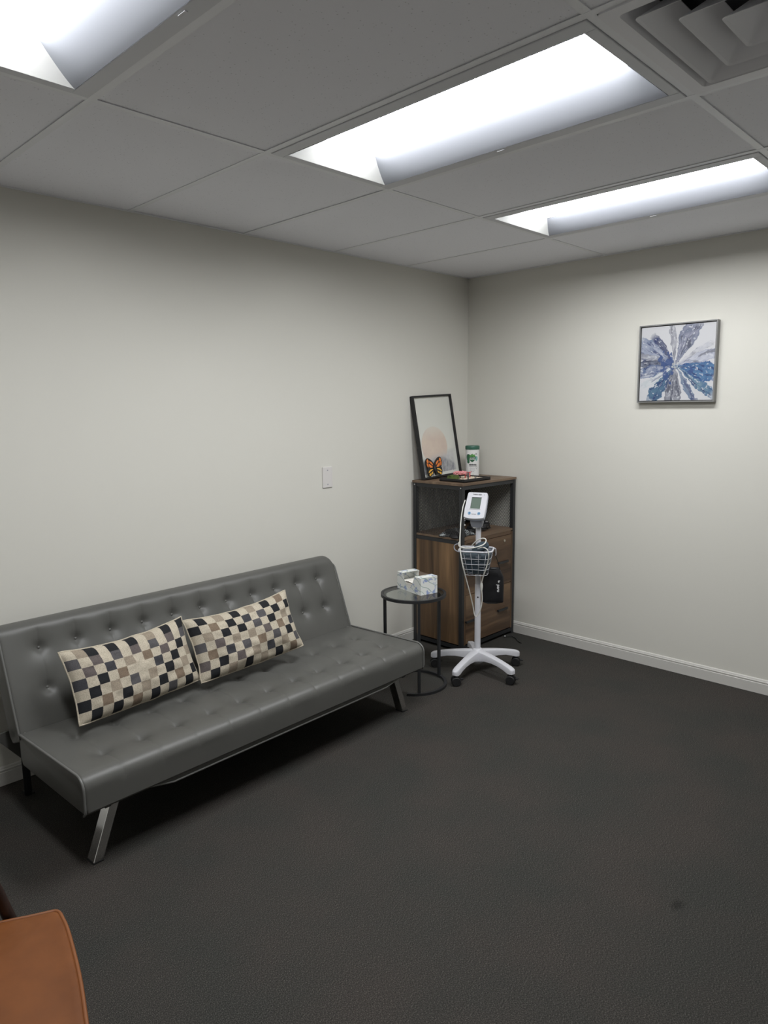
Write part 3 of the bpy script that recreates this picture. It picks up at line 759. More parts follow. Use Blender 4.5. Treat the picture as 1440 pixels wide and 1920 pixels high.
MB().lathe([(0.009, 0), (0.009, 0.004), (0.006, 0.006)], 16, (0.462, 0.004, 0.668), Matrix.Rotation(rad(90), 3, 'X')).build('lock', M_GOLDT, cab, smooth='auto')
# expanded-metal panels
def mesh_panel(org, ud, wlen, z0, z1):
    mb = MB(); cwid, chei = 0.0135, 0.023; ud = Vector(ud); th = 0.0009; h = z1 - z0; nn = ud.cross(Vector((0, 0, 1)))
    slope = chei / cwid
    def seg(x0, za, x1, zb):
        # clip to 0..wlen
        if x1 <= 0 or x0 >= wlen: return
        m = (zb - za) / (x1 - x0)
        if x0 < 0: za += m * (0 - x0); x0 = 0
        if x1 > wlen: zb += m * (wlen - x1); x1 = wlen
        if x1 - x0 < 1e-4: return
        a = Vector(org) + ud * x0 + Vector((0, 0, za)); b = Vector(org) + ud * x1 + Vector((0, 0, zb))
        d = (b - a).normalized(); s_ = d.cross(nn) * th
        mb.add([a - s_ + nn * th * .6, a + s_ + nn * th * .6, a + s_ - nn * th * .6, a - s_ - nn * th * .6, b - s_ + nn * th * .6, b + s_ + nn * th * .6, b + s_ - nn * th * .6, b - s_ - nn * th * .6],
               [[0, 1, 5, 4], [1, 2, 6, 5], [2, 3, 7, 6], [3, 0, 4, 7]])
    dx = h / slope; k = -int(dx / cwid) - 1
    while k * cwid < wlen:
        seg(k * cwid, z0, k * cwid + dx, z1); seg(k * cwid, z1, k * cwid + dx, z0); k += 1
    mb.build('mesh_panel', M_MESH, cab, kind='stuff', fix=False)
ml0, mh0 = zs + 0.012, zt - 0.010
mesh_panel((0.010, i0, 0), (0, 1, 0), CDp - 2 * i0, ml0, mh0)
mesh_panel((CW - 0.010, i0, 0), (0, 1, 0), CDp - 2 * i0, ml0, mh0)
mesh_panel((i0, CDp - 0.010, 0), (1, 0, 0), CW - 2 * i0, ml0, mh0)
for (x, y) in ((0.0035, 0.017), (0.0035, CDp - 0.017)):
    MB().lathe([(0.005, 0), (0.004, 0.002)], 10, (x, y, zt), Matrix.Rotation(rad(-90), 3, 'Y')).build('bolt', M_STEEL, cab, smooth='auto')

# ------------------------------------------------------------------ framed print leaning on the wall
u2 = Vector((1, 0, 0)); LN = 0.149; RO = 0.045
v2 = Vector((0, math.sin(LN), math.cos(LN)))
ua = u2 * math.cos(RO) + v2 * math.sin(RO); va = v2 * math.cos(RO) - u2 * math.sin(RO); na = ua.cross(va)
PM = Matrix((ua, va, na)).transposed()
PW, PH = 0.395, 0.545
pic = thing('framed_print', 'tall black framed print of a peach sun over grey mountains, leaning on the cabinet top', 'picture', (-0.587, -0.107, CH + 0.0055), rot=PM.to_euler())
fb = 0.011; fd = 0.030
for nm, c, d in (('frame_bar', (fb / 2, PH / 2), (fb, PH)), ('frame_bar', (PW - fb / 2, PH / 2), (fb, PH)), ('frame_bar', (PW / 2, fb / 2), (PW - 2 * fb, fb)), ('frame_bar', (PW / 2, PH - fb / 2), (PW - 2 * fb, fb))):
    MB().box((c[0], c[1], -fd / 2), (d[0], d[1], fd)).build(nm, M_BLACKP, pic, bevel=0.001)
MB().box((PW / 2, PH / 2, -fd + 0.003), (PW - 2 * fb, PH - 2 * fb, 0.004)).build('backing_board', M_CARD, pic)
def mixc(a, b, t): t = max(0, min(1, t)); return tuple(a[i] * (1 - t) + b[i] * t for i in range(3)) + (1,)
def fbm(x, y, s=0, o=4):
    r = 0; a = 1; n = 0
    for k in range(o): r += a * noise.noise(Vector((x, y, s + k * 7.1))); n += a; x *= 2; y *= 2; a *= .55
    return r / n
def printcol(u, v_):
    X = fb + u * (PW - 2 * fb); Y = fb + v_ * (PH - 2 * fb)
    c = srgb(214, 214, 208)
    r = math.hypot((X - 0.165) / 0.132, (Y - 0.208) / 0.132)
    w = fbm(X * 14, Y * 14, 2)
    if r < 1 + 0.02 * w: c = mixc(c, mixc(srgb(216, 200, 184), srgb(206, 186, 176), 0.5 + w), min(1, (1 + .02 * w - r) / .03) * (0.45 + 0.5 * min(1, max(0, (0.33 - Y) / 0.08))))
    # mountains
    ridge1 = 0.150 + 0.05 * (X - 0.1) / 0.3 + 0.030 * fbm(X * 12, 0.3, 5)
    if X > 0.02 and Y < ridge1: c = mixc(c, srgb(190, 190, 194), min(1, (ridge1 - Y) / 0.05) * (0.75 + 0.6 * fbm(X * 25, Y * 14, 8)))
    ridge2 = 0.145 - 0.42 * abs(X - 0.215) + 0.018 * fbm(X * 30, 0.7, 3)
    ridge3 = 0.085 - 0.35 * abs(X - 0.05) + 0.012 * fbm(X * 40, 0.2, 13)
    rr = max(ridge2, ridge3)
    if Y < rr: c = mixc(c, srgb(112, 114, 124), min(1, (rr - Y) / 0.02) * (0.55 + 0.9 * fbm(X * 50, Y * 30, 9)))
    if X > 0.335 and Y < 0.2: c = mixc(c, srgb(212, 213, 208), (X - 0.335) / 0.03)
    if Y < 0.030 + 0.004 * w: c = srgb(218, 218, 212)
    return c
MB().grid(lambda a, b: Vector((fb + a * (PW - 2 * fb), fb + b * (PH - 2 * fb), -0.016)), 180, 248, printcol).build('art_sheet', M_PRINT, pic, fix=False)
MB().box((PW / 2, PH / 2, -0.0105), (PW - 2 * fb, PH - 2 * fb, 0.002)).build('glass_pane', M_GLASS, pic)

# butterfly standing in front of the glass
bf = thing('butterfly_ornament', 'orange and yellow stained butterfly ornament leaning on the framed print', 'ornament', Vector((-0.587, -0.107, CH + 0.0055)) + na * 0.004, rot=PM.to_euler())
def Lf(p): return [(x, y) for x, y in p]
UR = [(0.108, 0.075), (0.112, 0.098), (0.128, 0.116), (0.146, 0.128), (0.166, 0.134), (0.182, 0.126), (0.188, 0.108), (0.187, 0.090), (0.182, 0.076), (0.172, 0.066), (0.150, 0.062), (0.125, 0.060)]
LR = [(0.110, 0.066), (0.150, 0.064), (0.172, 0.066), (0.180, 0.056), (0.180, 0.036), (0.174, 0.020), (0.160, 0.012), (0.144, 0.016), (0.132, 0.030), (0.116, 0.044)]
def mir(p): return [(0.212 - x, y + 0.003 * (0.11 - x) / 0.08 * -0.6) for x, y in p[::-1]]
# wings: dark plates with bright cells on top
for pl in (UR, LR, mir(UR), mir(LR)):
    MB().prism(sm2(pl, 3), 0.0, 0.004).build('wing', M_BLACKP, bf)
bd = MB().tube([(0.106, 0.016, 0.004), (0.105, 0.05, 0.005), (0.106, 0.095, 0.004)], [0.004, 0.009, 0.004], 8); bd.build('body', M_BLACKP, bf, smooth=True)
cells = [([(0.122, 0.083), (0.150, 0.103), (0.152, 0.113), (0.138, 0.108), (0.126, 0.098)], M_ORANGE), ([(0.124, 0.072), (0.150, 0.070), (0.160, 0.082), (0.158, 0.096)], M_ORANGE),
         ([(0.160, 0.112), (0.166, 0.100), (0.178, 0.108), (0.176, 0.122), (0.166, 0.126)], M_ORANGE), ([(0.168, 0.074), (0.178, 0.082), (0.180, 0.102), (0.168, 0.094)], M_ORANGE),
         ([(0.124, 0.058), (0.150, 0.058), (0.170, 0.044), (0.170, 0.036), (0.152, 0.046)], M_YELLOW), ([(0.128, 0.044), (0.144, 0.036), (0.146, 0.026), (0.136, 0.030)], M_YELLOW), ([(0.152, 0.034), (0.166, 0.028), (0.166, 0.018), (0.154, 0.018)], M_YELLOW)]
for pl, m in cells:
    MB().prism(sm2(pl, 2), 0.004, 0.0055).build('wing_cell', m, bf); MB().prism(sm2(mir(pl), 2), 0.004, 0.0055).build('wing_cell', m, bf)

# wipes canister
CN = thing('wipes_canister', 'white wipes canister with a green lid and leaf label, back of the cabinet top', 'canister', (-0.138, -0.150, CH))
CR = 0.047
MB().lathe([(CR - 0.003, 0), (CR, 0.003), (CR, 0.176), (CR - 0.001, 0.184)], 48).build('body', M_CANW, CN, smooth='auto')
MB().lathe([(CR + 0.001, 0.182), (CR + 0.002, 0.186), (CR + 0.002, 0.202), (CR, 0.207), (CR - 0.01, 0.209), (0.012, 0.209)], 48).build('lid', M_CANG, CN, smooth='auto')
caz = math.atan2(-3.1161 + 0.150, -4.0465 + 0.138) + rad(4)
def wrap(r):
    def f(v_):
        a = caz + v_.x / r
        rr = r + v_.z
        return Vector((rr * math.cos(a), rr * math.sin(a), v_.y))
    return f
def wrap_poly(poly, z, m, name, cx=0, cy=0, r=CR + 0.0004, n=1):
    mb = MB(); f = wrap(r); k = len(poly)
    cxm = sum(p[0] for p in poly) / k; cym = sum(p[1] for p in poly) / k
    rings = 6; vs = [f(Vector((cx + cxm, cy + cym, z)))]
    for q in range(1, rings + 1):
        for x, y in poly: vs.append(f(Vector((cx + cxm + (x - cxm) * q / rings, cy + cym + (y - cym) * q / rings, z))))
    fs = [[0, 1 + i, 1 + (i + 1) % k] for i in range(k)]
    for q in range(rings - 1):
        for i in range(k): fs.append([1 + q * k + i, 1 + (q + 1) * k + i, 1 + (q + 1) * k + (i + 1) % k, 1 + q * k + (i + 1) % k])
    mb.add(vs, fs).build(name, m, CN)
def blob(rx, ry, n=18, ph=0, am=0.0): return [(rx * (1 + am * math.sin(3 * a + ph)) * math.cos(a), ry * (1 + am * math.sin(3 * a + ph)) * math.sin(a)) for a in [2 * PI * k / n for k in range(n)]]
wrap_poly(blob(0.015, 0.026, am=.08), 0.0, M_LEAF1, 'leaf_print', -0.033, 0.128)
wrap_poly(blob(0.010, 0.012), 0.0, M_LEAF1, 'leaf_print', -0.032, 0.100)
wrap_poly(blob(0.010, 0.017, am=.05), 0.0, M_LEAF3, 'leaf_print', 0.026, 0.122)
wrap_poly([(0.0, 0.031), (0.006, 0.022), (0.014, 0.026), (0.022, 0.014), (0.0235, 0.0), (0.018, -0.014), (0.008, -0.023), (0, -0.028), (-0.008, -0.023), (-0.018, -0.014), (-0.0235, 0.0), (-0.020, 0.016), (-0.010, 0.022)], 0.0004, M_LEAF1, 'leaf_print', -0.004, 0.125)
wrap_poly([(0.0, 0.031), (0.006, 0.022), (0.014, 0.026), (0.022, 0.012), (0.010, 0.006), (0, 0.012), (-0.012, 0.006), (-0.022, 0.012), (-0.016, 0.022), (-0.008, 0.018)], 0.0008, M_LEAF2, 'leaf_print', -0.004, 0.1255)
wrap_poly(blob(0.006, 0.0065), 0.0, M_INK, 'round_seal', 0.023, 0.152); wrap_poly(blob(0.0035, 0.004), 0.0004, M_CANW, 'round_seal', 0.023, 0.152)
def can_text(body, size, x, y, m, r=CR + 0.0014, bold=0.0002):
    f = wrap(r); text_mb(body, size, Matrix.Identity(4), 0.0002, bend=lambda v_: f(v_ + Vector((x, y, 0))), bold=bold).build('lettering', m, CN)
can_text('seventh', 0.0115, -0.004, 0.1265, M_WINK, CR + 0.0016); can_text('generation', 0.0095, -0.004, 0.1175, M_WINK, CR + 0.0016)
can_text('disinfecting', 0.0115, 0.0, 0.081, M_INK, bold=0.0005); can_text('multi-surface wipes', 0.0062, -0.002, 0.0715, M_INK)
for k, x in enumerate((-0.016, -0.004, 0.008)):
    wrap_poly(blob(0.0045, 0.0050), 0.0, M_GREYP, 'icon_print', x, 0.055); wrap_poly(blob(0.0030, 0.0034), 0.0004, M_CANW, 'icon_print', x, 0.055)
wrap_poly(blob(0.0055, 0.010), 0.0, M_INK, 'icon_print', 0.027, 0.060); wrap_poly(blob(0.0040, 0.0080), 0.0004, M_CANW, 'icon_print', 0.027, 0.060)
wrap_poly([(-0.018, -0.001), (0.018, -0.001), (0.018, 0.001), (-0.018, 0.001)], 0.0, M_INK, 'rule_print', -0.002, 0.043)
wrap_poly([(-0.010, -0.001), (0.012, -0.001), (0.012, 0.001), (-0.010, 0.001)], 0.0, M_INK, 'rule_print', -0.002, 0.034)

# zen garden tray and the miniatures in it
TW, TL = 0.274, 0.205; TX0, TY0 = -0.548, -0.402
tr = thing('tray', 'black rectangular sand tray on the cabinet top', 'tray', (TX0, TY0, CH))
MB().box((TW / 2, TL / 2, 0.003), (TW, TL, 0.005)).build('tray_base', M_BLACKP, tr)
for c, d in (((0.004, TL / 2), (0.008, TL)), ((TW - 0.004, TL / 2), (0.008, TL)), ((TW / 2, 0.004), (TW - 0.016, 0.008)), ((TW / 2, TL - 0.004), (TW - 0.016, 0.008))):
    MB().box((c[0], c[1], 0.0105), (d[0], d[1], 0.020)).build('tray_rim', M_BLACKP, tr, bevel=0.001)
MB().grid(lambda a, b: Vector((0.008 + a * (TW - 0.016), 0.008 + b * (TL - 0.016), 0.0125 + 0.004 * fbm(a * 8, b * 6, 4) + 0.0012 * math.sin(b * 70))), 50, 36).build('sand', M_SAND, tr, smooth=True, kind='stuff')
SZ = CH + 0.012
def lump(c, r, seed, n=20, m=14, lo=-0.2, am=0.25):
    vs = []; fs = []
    for j in range(m + 1):
        ph = PI * j / m - PI / 2
        for k in range(n):
            th = 2 * PI * k / n; d = Vector((math.cos(ph) * math.cos(th), math.cos(ph) * math.sin(th), math.sin(ph)))
            q = 1 + am * noise.noise(d * 1.8 + Vector((seed, 0, 0))) + am * .5 * noise.noise(d * 5 + Vector((0, seed, 0)))
            vs.append(Vector(c) + Vector((d.x * r[0] * q, d.y * r[1] * q, max(lo, d.z) * r[2] * q)))
    for j in range(m):
        for k in range(n): fs.append([j * n + k, j * n + (k + 1) % n, (j + 1) * n + (k + 1) % n, (j + 1) * n + k])
    return vs, fs
mo = MB(); mo.add(*lump((0, 0, 0), (0.044, 0.036, 0.024), 2, 40, 20, am=.35))
tag(mo.build('moss_mound', M_MOSS, None, smooth=True), 'green moss mound at the left end of the sand tray', 'moss').location = (-0.485, -0.262, SZ + 0.002)
bt = thing('bonsai_tree', 'miniature pink blossom tree standing in the sand tray', 'miniature tree', (-0.425, -0.270, SZ - 0.002))
MB().tube([(0, 0, 0), (0.003, 0.002, 0.012), (-0.004, 0, 0.022), (0.004, 0.002, 0.032)], [0.004, 0.003, 0.0028, 0.002], 7).build('trunk', M_BARK, bt, smooth=True)
br = MB()
for k in range(7):
    a = k * 0.9; br.tube([(0, 0, 0.014 + k * .002), (0.018 * math.cos(a), 0.016 * math.sin(a), 0.026), (0.034 * math.cos(a), 0.03 * math.sin(a), 0.031)], 0.0012, 5)
br.build('branch', M_BARK, bt, smooth=True)
bl = MB()
for k in range(420):
    a = random.uniform(0, 2 * PI); r = math.sqrt(random.random()); z = random.uniform(-1, 1)
    c = (0.048 * r * math.cos(a), 0.040 * r * math.sin(a), 0.037 + 0.012 * z * math.sqrt(1 - r * r * .8))
    s = random.uniform(0.0022, 0.0042); bl.add(*lump(c, (s, s, s), k, 6, 4, lo=-1))
bl.build('blossom', M_PINK, bt, kind='stuff')
tg = thing('torii_gate', 'miniature red gate standing in the sand tray before the canister', 'ornament', (-0.375, -0.292, SZ - 0.001), rad(-40))
for x in (-0.016, 0.016): MB().tube([(x, 0, 0), (x * 0.94, 0, 0.036)], 0.0028, 8).build('pillar', M_RED, tg, smooth='auto')
MB().bar((-0.019, 0, 0.026), (0.019, 0, 0.026), 0.004, 0.004).build('tie_beam', M_RED, tg)
mb = MB()
for k in range(8):
    x0 = -0.026 + k * 0.0065; x1 = x0 + 0.0065; f = lambda x: 0.037 + 5.5 * x * x
    mb.bar((x0, 0, f(x0)), (x1, 0, f(x1)), 0.007, 0.004)
mb.build('lintel', M_RED, tg)
ts = thing('incense_tower', 'small dark grey post standing at the front of the sand tray', 'ornament', (-0.438, -0.345, SZ - 0.001), rad(-40))
MB().box((0, 0, 0.022), (0.007, 0.007, 0.044)).build('post', M_INK, ts); MB().box((0, 0, 0.001), (0.012, 0.012, 0.003)).build('foot', M_INK, ts)
rk = thing('sand_rake', 'tiny rake with a pale handle lying in the sand tray', 'rake', (-0.345, -0.300, SZ + 0.004), rad(-8))
MB().tube([(0.0, 0.03, 0.008), (0.085, 0.06, 0.014)], 0.0018, 6).build('handle', M_TISSUE, rk, smooth=True)
mb = MB().bar((-0.004, 0.01, 0.006), (0.006, 0.05, 0.006), 0.003, 0.004)
for k in range(6): mb.box((-0.003 + k * 0.0018, 0.012 + k * 0.0075, 0.002), (0.002, 0.002, 0.010))
mb.build('tine', M_GREYP, rk)
for k, (x, y, s, lab) in enumerate(((-0.470, -0.330, 0.007, 'small grey pebble in the sand tray between the moss and the dark post'), (-0.410, -0.365, 0.005, 'tiny pale pebble at the front rim of the sand tray'), (-0.360, -0.345, 0.009, 'larger grey pebble in the sand tray below the red gate'))):
    mb = MB().add(*lump((0, 0, 0), (s, s * .8, s * .7), k + 4, 12, 8)); o = mb.build('pebble', M_STONE, None, smooth=True); tag(o, lab, 'pebble', 'pebbles in the sand tray'); o.location = (x, y, SZ + 0.001)

# ------------------------------------------------------------------ things on the cabinet shelf
SHZ = zs + 0.013
sc = MB().grid(lambda a, b: Vector(((a - .5) * 0.19 * (1 + .12 * math.sin(b * 9)), (b - .5) * 0.15 * (1 + .15 * math.sin(a * 7)), 0.004 + 0.040 * (math.sin(PI * a) * math.sin(PI * b)) ** .45 * (0.75 + 0.9 * abs(noise.noise(Vector((a * 5, b * 5, 1))))))), 40, 34)
sc.grid(lambda a, b: Vector(((a - .5) * 0.19 * (1 + .12 * math.sin(b * 9)), (b - .5) * 0.15 * (1 + .15 * math.sin(a * 7)), 0.001)), 40, 34, flip=True)
o = tag(sc.build('patterned_scarf', M_LACE, None, smooth=True, fix=False), 'bundled black fabric with a white pattern on the cabinet shelf, left', 'cloth'); o.location = (-0.512, -0.318, SHZ)
def coil(mb, c, R_, n, r, sq=0.7, seed=0):
    pts = []
    for k in range(n * 24):
        a = 2 * PI * k / 24; f = 1 + 0.18 * noise.noise(Vector((a * .7, seed, 0)))
        pts.append((c[0] + R_ * f * math.cos(a), c[1] + R_ * sq * f * math.sin(a), c[2] + r + 0.018 * k / (n * 24) + 0.010 * noise.noise(Vector((a * .5, 3, seed))) + .006))
    mb.tube(pts, r, 6)
cb = thing('charger', 'coiled black cable with a white plug in the middle of the cabinet shelf', 'charger', (-0.375, -0.330, SHZ))
mb = MB(); coil(mb, (0.02, 0.01, 0), 0.050, 4, 0.0035, seed=2); coil(mb, (0.02, -0.01, 0.010), 0.036, 3, 0.003, seed=5); mb.build('cable', M_RUBBER, cb, smooth=True)
MB().box((0.025, 0.025, 0.022), (0.05, 0.04, 0.034)).build('adapter', M_BLACKP, cb, bevel=0.003)
mb = MB().box((0.0, -0.02, 0.040), (0.020, 0.016, 0.014), Matrix.Rotation(0.4, 3, 'Z')); mb.tube([(0.008, -0.018, 0.040), (0.040, -0.026, 0.044)], 0.0045, 8); mb.tube([(0.0, -0.020, 0.038), (-0.012, -0.018, 0.026)], 0.004, 8)
mb.build('plug', M_CORD, cb, bevel=0.001, label='white plug')
mz = MB().add(*lump((0, 0, 0.001), (0.085, 0.060, 0.050), 9, 34, 18, am=.4))
pc = thing('camera_pouch', 'black rumpled pouch with a metal buckle at the right of the cabinet shelf', 'pouch', (-0.205, -0.270, SHZ + 0.008))
mz.build('pouch', M_BAG, pc, smooth=True)
mb = MB(); coil(mb, (-0.07, -0.06, -0.008), 0.045, 3, 0.004, seed=8); mb.build('strap', M_RUBBER, pc, smooth=True)
MB().box((-0.005, -0.062, 0.012), (0.030, 0.008, 0.012), Matrix.Rotation(0.2, 3, 'Z')).build('buckle', M_STEEL, pc, bevel=0.001); MB().tube([(-0.035, -0.064, 0.008), (-0.028, -0.066, 0.016)], 0.003, 6).build('clip', M_STEEL, pc)
bc = thing('bead_strand', 'short strand of pale beads hanging at the front left cabinet post', 'beads', (CX0 + 0.0225, CY0 - 0.004, 0.925))
MB().tube([(0, -0.0, 0.006), (-0.002, 0.001, -0.10)], 0.0009, 5).build('thread', M_RUBBER, bc)
for k, (z, r) in enumerate(((-0.015, 0.003), (-0.035, 0.004), (-0.046, 0.004), (-0.055, 0.0055), (-0.066, 0.004), (-0.095, 0.005))):
    MB().add(*lump((-0.002, 0, z), (r, r, r), k, 10, 8, am=0)).build('bead', M_TISSUE if k % 2 else M_GREYP, bc, smooth=True)
MB().tube([(0, 0.0, 0.006), (0.002, 0.006, 0.006)], 0.002, 6).build('hook', M_STEEL, bc)

# power cord by the cabinet foot
pts = smoothpath([(-0.16, -0.445, 0.006), (-0.150, -0.462, 0.012), (-0.125, -0.480, 0.012), (-0.130, -0.520, 0.005), (-0.165, -0.560, 0.004), (-0.185, -0.600, 0.004)], 6)
pc2 = thing('power_cord', 'black power cord lying on the carpet at the right foot of the cabinet', 'cord', (0, 0, 0))
MB().tube(pts, 0.0035, 6).build('cable', M_RUBBER, pc2, smooth=True)
MB().lathe([(0.004, 0), (0.004, 0.006)], 8, (-0.158, -0.452, 0.010)).build('tip', M_WINK, pc2)

# ================================================================== BLOOD PRESSURE MONITOR ON ROLLING STAND
SX, SY = -0.778, -0.683
st = thing('rolling_monitor_stand', 'white rolling stand with a blood pressure monitor, basket and five-castor base', 'medical stand', (SX, SY, 0))
def loft(mb, secs):
    n = len(secs[0]); vs = [p for s in secs for p in s]; fs = []
    for i in range(len(secs) - 1):
        for k in range(n): fs.append([i * n + k, i * n + (k + 1) % n, (i + 1) * n + (k + 1) % n, (i + 1) * n + k])
    fs.append(list(range(n))[::-1]); fs.append([(len(secs) - 1) * n + k for k in range(n)])
    mb.add(vs, fs)
def leg_mb():
    mb = MB(); secs = []
    for r, w, z0, z1 in ((0.012, 0.058, 0.068, 0.137), (0.04, 0.054, 0.076, 0.132), (0.08, 0.049, 0.086, 0.128), (0.13, 0.045, 0.088, 0.122), (0.18, 0.042, 0.083, 0.114), (0.22, 0.041, 0.073, 0.106), (0.25, 0.041, 0.062, 0.099), (0.268, 0.038, 0.060, 0.094), (0.279, 0.030, 0.061, 0.089), (0.284, 0.018, 0.063, 0.084)):
        c = min(0.010, w * .3); h = w / 2
        secs.append([Vector((r, -h, z0)), Vector((r, h, z0)), Vector((r, h, z1 - c)), Vector((r, h - c * .3, z1 - c * .3)), Vector((r, h - c, z1)), Vector((r, -h + c, z1)), Vector((r, -h + c * .3, z1 - c * .3)), Vector((r, -h, z1 - c))])
    loft(mb, secs); return mb
WR = 0.026
leg_me = None
for ang, axle in ((-170.4, 228), (-97, 200), (-25.5, 212), (46, 250), (115, 225)):
    lg = leg_mb().build('base_leg', M_WHITEP, st, smooth='auto'); lg.rotation_euler = (0, 0, rad(ang))
    a = rad(ang); cx_, cy_ = 0.262 * math.cos(a), 0.262 * math.sin(a)
    R3 = Matrix.Rotation(rad(axle), 3, 'Z')
    cs = MB().lathe([(0.006, 0.028), (0.006, 0.064)], 10, (cx_, cy_, 0))
    cs.box(Vector((cx_, cy_, 0.038)) , (0.014, 0.040, 0.030), R3)
    c_ = cs.build('castor', M_BLACKP, st, bevel=0.004)
    for s_ in (-1, 1):
        R4 = R3 @ Matrix.Rotation(rad(90), 3, 'Y')
        MB().lathe([(0.010, -0.0085), (WR - 0.003, -0.0085), (WR, -0.005), (WR, 0.005), (WR - 0.003, 0.0085), (0.010, 0.0085)], 28, Vector((cx_, cy_, WR)) + R3 @ Vector((s_ * 0.0175, 0, 0)), R4).build('wheel', M_RUBBER, c_, smooth='auto')
    MB().box(Vector((cx_, cy_, 0.036)) + R3 @ Vector((0, 0.034, 0)), (0.022, 0.018, 0.006), R3).build('brake_lever', M_BLACKP, c_, bevel=0.002)
MB().lathe([(0.034, 0.060), (0.036, 0.066), (0.036, 0.120), (0.030, 0.137), (0.0215, 0.144)], 32).build('hub', M_WHITEP, st, smooth='auto')
lp = MB().lathe([(0.0178, 0.10), (0.0178, 0.527), (0.0165, 0.530)], 32).build('lower_pole', M_WHITEP, st, smooth='auto')
MB().lathe([(0.0155, 0.50), (0.0155, 0.895)], 32).build('upper_pole', M_WHITEP, st, smooth='auto')
ca = math.atan2(-3.1161 - SY, -4.0465 - SX)   # direction the stand front faces (towards the room)
fdir = Vector((math.cos(ca), math.sin(ca), 0))
MB().lathe([(0.0048, 0), (0.0048, 0.0015)], 14, fdir * 0.0172 + Vector((0, 0, 0.457)), Vector((0, 0, 1)).rotation_difference(fdir).to_matrix()).build('adjusting_hole', M_BLACKP, lp)
# monitor head
yaw = rad(-69.4); til = rad(33.6)
mu = Vector((math.cos(yaw), math.sin(yaw), 0)); mb_ = Vector((-math.sin(yaw), math.cos(yaw), 0))
mv = Vector((0, 0, 1)) * math.cos(til) + mb_ * math.sin(til); mn = mu.cross(mv)
MC = Vector((-0.818 - SX, -0.692 - SY, 1.004))
MM = Matrix((mu, mv, mn)).transposed().to_4x4(); MM.translation = MC
def outline(w, h, tw, r=0.008, bow=0.006):
    P = []; q = h / 2
    for k in range(9):      # bottom bow
        t = k / 8; x = -w / 2 + r + (w - 2 * r) * t; P.append((x, -q - bow * (1 - (2 * t - 1) ** 2)))
    P += [(w / 2 - r * .3, -q + r * .3), (w / 2, -q + r), (w / 2 + 0.002, -q * .3), (w / 2 * tw + 0.001, q - r * 1.2), (w / 2 * tw - r * .3, q - r * .3), (w / 2 * tw - r, q), (-w / 2 * tw + r, q), (-w / 2 * tw + r * .3, q - r * .3), (-w / 2 * tw - 0.001, q - r * 1.2), (-w / 2 - 0.002, -q * .3), (-w / 2, -q + r), (-w / 2 + r * .3, -q + r * .3)]
    return P
OA = outline(0.121, 0.164, 0.945)
mb = MB(); secs = []
for sc_, z in ((0.972, 0.0), (1.0, -0.004), (1.0, -0.014)): secs.append([MM @ Vector((x * sc_, y * sc_, z)) for x, y in OA])
loft(mb, secs[::-1]); mh = mb.build('monitor_face', M_WHITEP, st, smooth='auto')
mb = MB(); secs = []
for sc_, z in ((0.985, -0.014), (0.985, -0.030), (0.90, -0.046)): secs.append([MM @ Vector((x * sc_, y * sc_, z)) for x, y in OA])
loft(mb, secs[::-1]); mb.build('monitor_back', mat('pale_grey_shell', srgb(176, 184, 200), 0.4), st, smooth='auto')
def on_face(poly, z0, z1, name, m, parent=mh, label=None): MB().prism(poly, z0, z1, MM).build(name, m, parent, label=label)
sw, sh, sy0 = 0.0555, 0.071, 0.012
on_face([(-0.0245 - 0.0, sy0 - sh / 2 - .001), (0.0345, sy0 - sh / 2 - .001), (0.0345, sy0 + sh / 2 + .001), (-0.0245, sy0 + sh / 2 + .001)][:0] or [(-sw / 2 - .001, sy0 - sh / 2 - .001), (sw / 2 + .001, sy0 - sh / 2 - .001), (sw / 2 + .001, sy0 + sh / 2 + .001), (-sw / 2 - .001, sy0 + sh / 2 + .001)], 0.0, 0.0004, 'screen_shade', M_SCRIN)  # dark edge, widest above the screen, paints the bezel's shade
on_face([(-sw / 2, sy0 - sh / 2), (sw / 2, sy0 - sh / 2), (sw / 2, sy0 + sh / 2 - .003), (-sw / 2, sy0 + sh / 2 - .003)], 0.0004, 0.0010, 'screen', M_SCREEN, label='blank grey-green display')
fr_ = MB()
for a, b, c, d in ((-sw / 2 - .0035, -sw / 2 - .001, -sh / 2 - .0035, sh / 2 + .0035), (sw / 2 + .001, sw / 2 + .0035, -sh / 2 - .0035, sh / 2 + .0035), (-sw / 2 - .0035, sw / 2 + .0035, sh / 2 + .001, sh / 2 + .0035), (-sw / 2 - .0035, sw / 2 + .0035, -sh / 2 - .0035, -sh / 2 - .001)):
    fr_.prism([(a, c + sy0), (b, c + sy0), (b, d + sy0), (a, d + sy0)], 0.0, 0.0028, MM)
fr_.build('screen_bezel', M_WHITEP, mh)
for x, lab in ((-0.0285, 'round blue button on the left'), (0.0275, 'round blue button on the right')):
    on_face([(x + px_, -0.053 + py_) for px_, py_ in blob(0.0088, 0.0088, 24)], 0.0, 0.0018, 'button', M_BLUE, label=lab)
    on_face([(x + px_ * .45 + .001, -0.053 + py_ * .5) for px_, py_ in blob(0.0088, 0.0088, 12)], 0.0018, 0.0022, 'button_symbol', M_DBLUE)
text_mb('Welch Allyn', 0.0105, MM @ Matrix.Translation((0.0, 0.0665, 0.0006)), 0.0003, bold=0.0003).build('brand_lettering', M_INK, mh)
text_mb('ProBP 2400', 0.0058, MM @ Matrix.Translation((-0.002, -0.0585, 0.0006)), 0.0002, bold=0.0001).build('model_lettering', M_INK, mh)
on_face([(0.041 + px_, 0.066 + py_) for px_, py_ in blob(0.0028, 0.0028, 12)], 0.0, 0.0006, 'mark', M_GREYP)
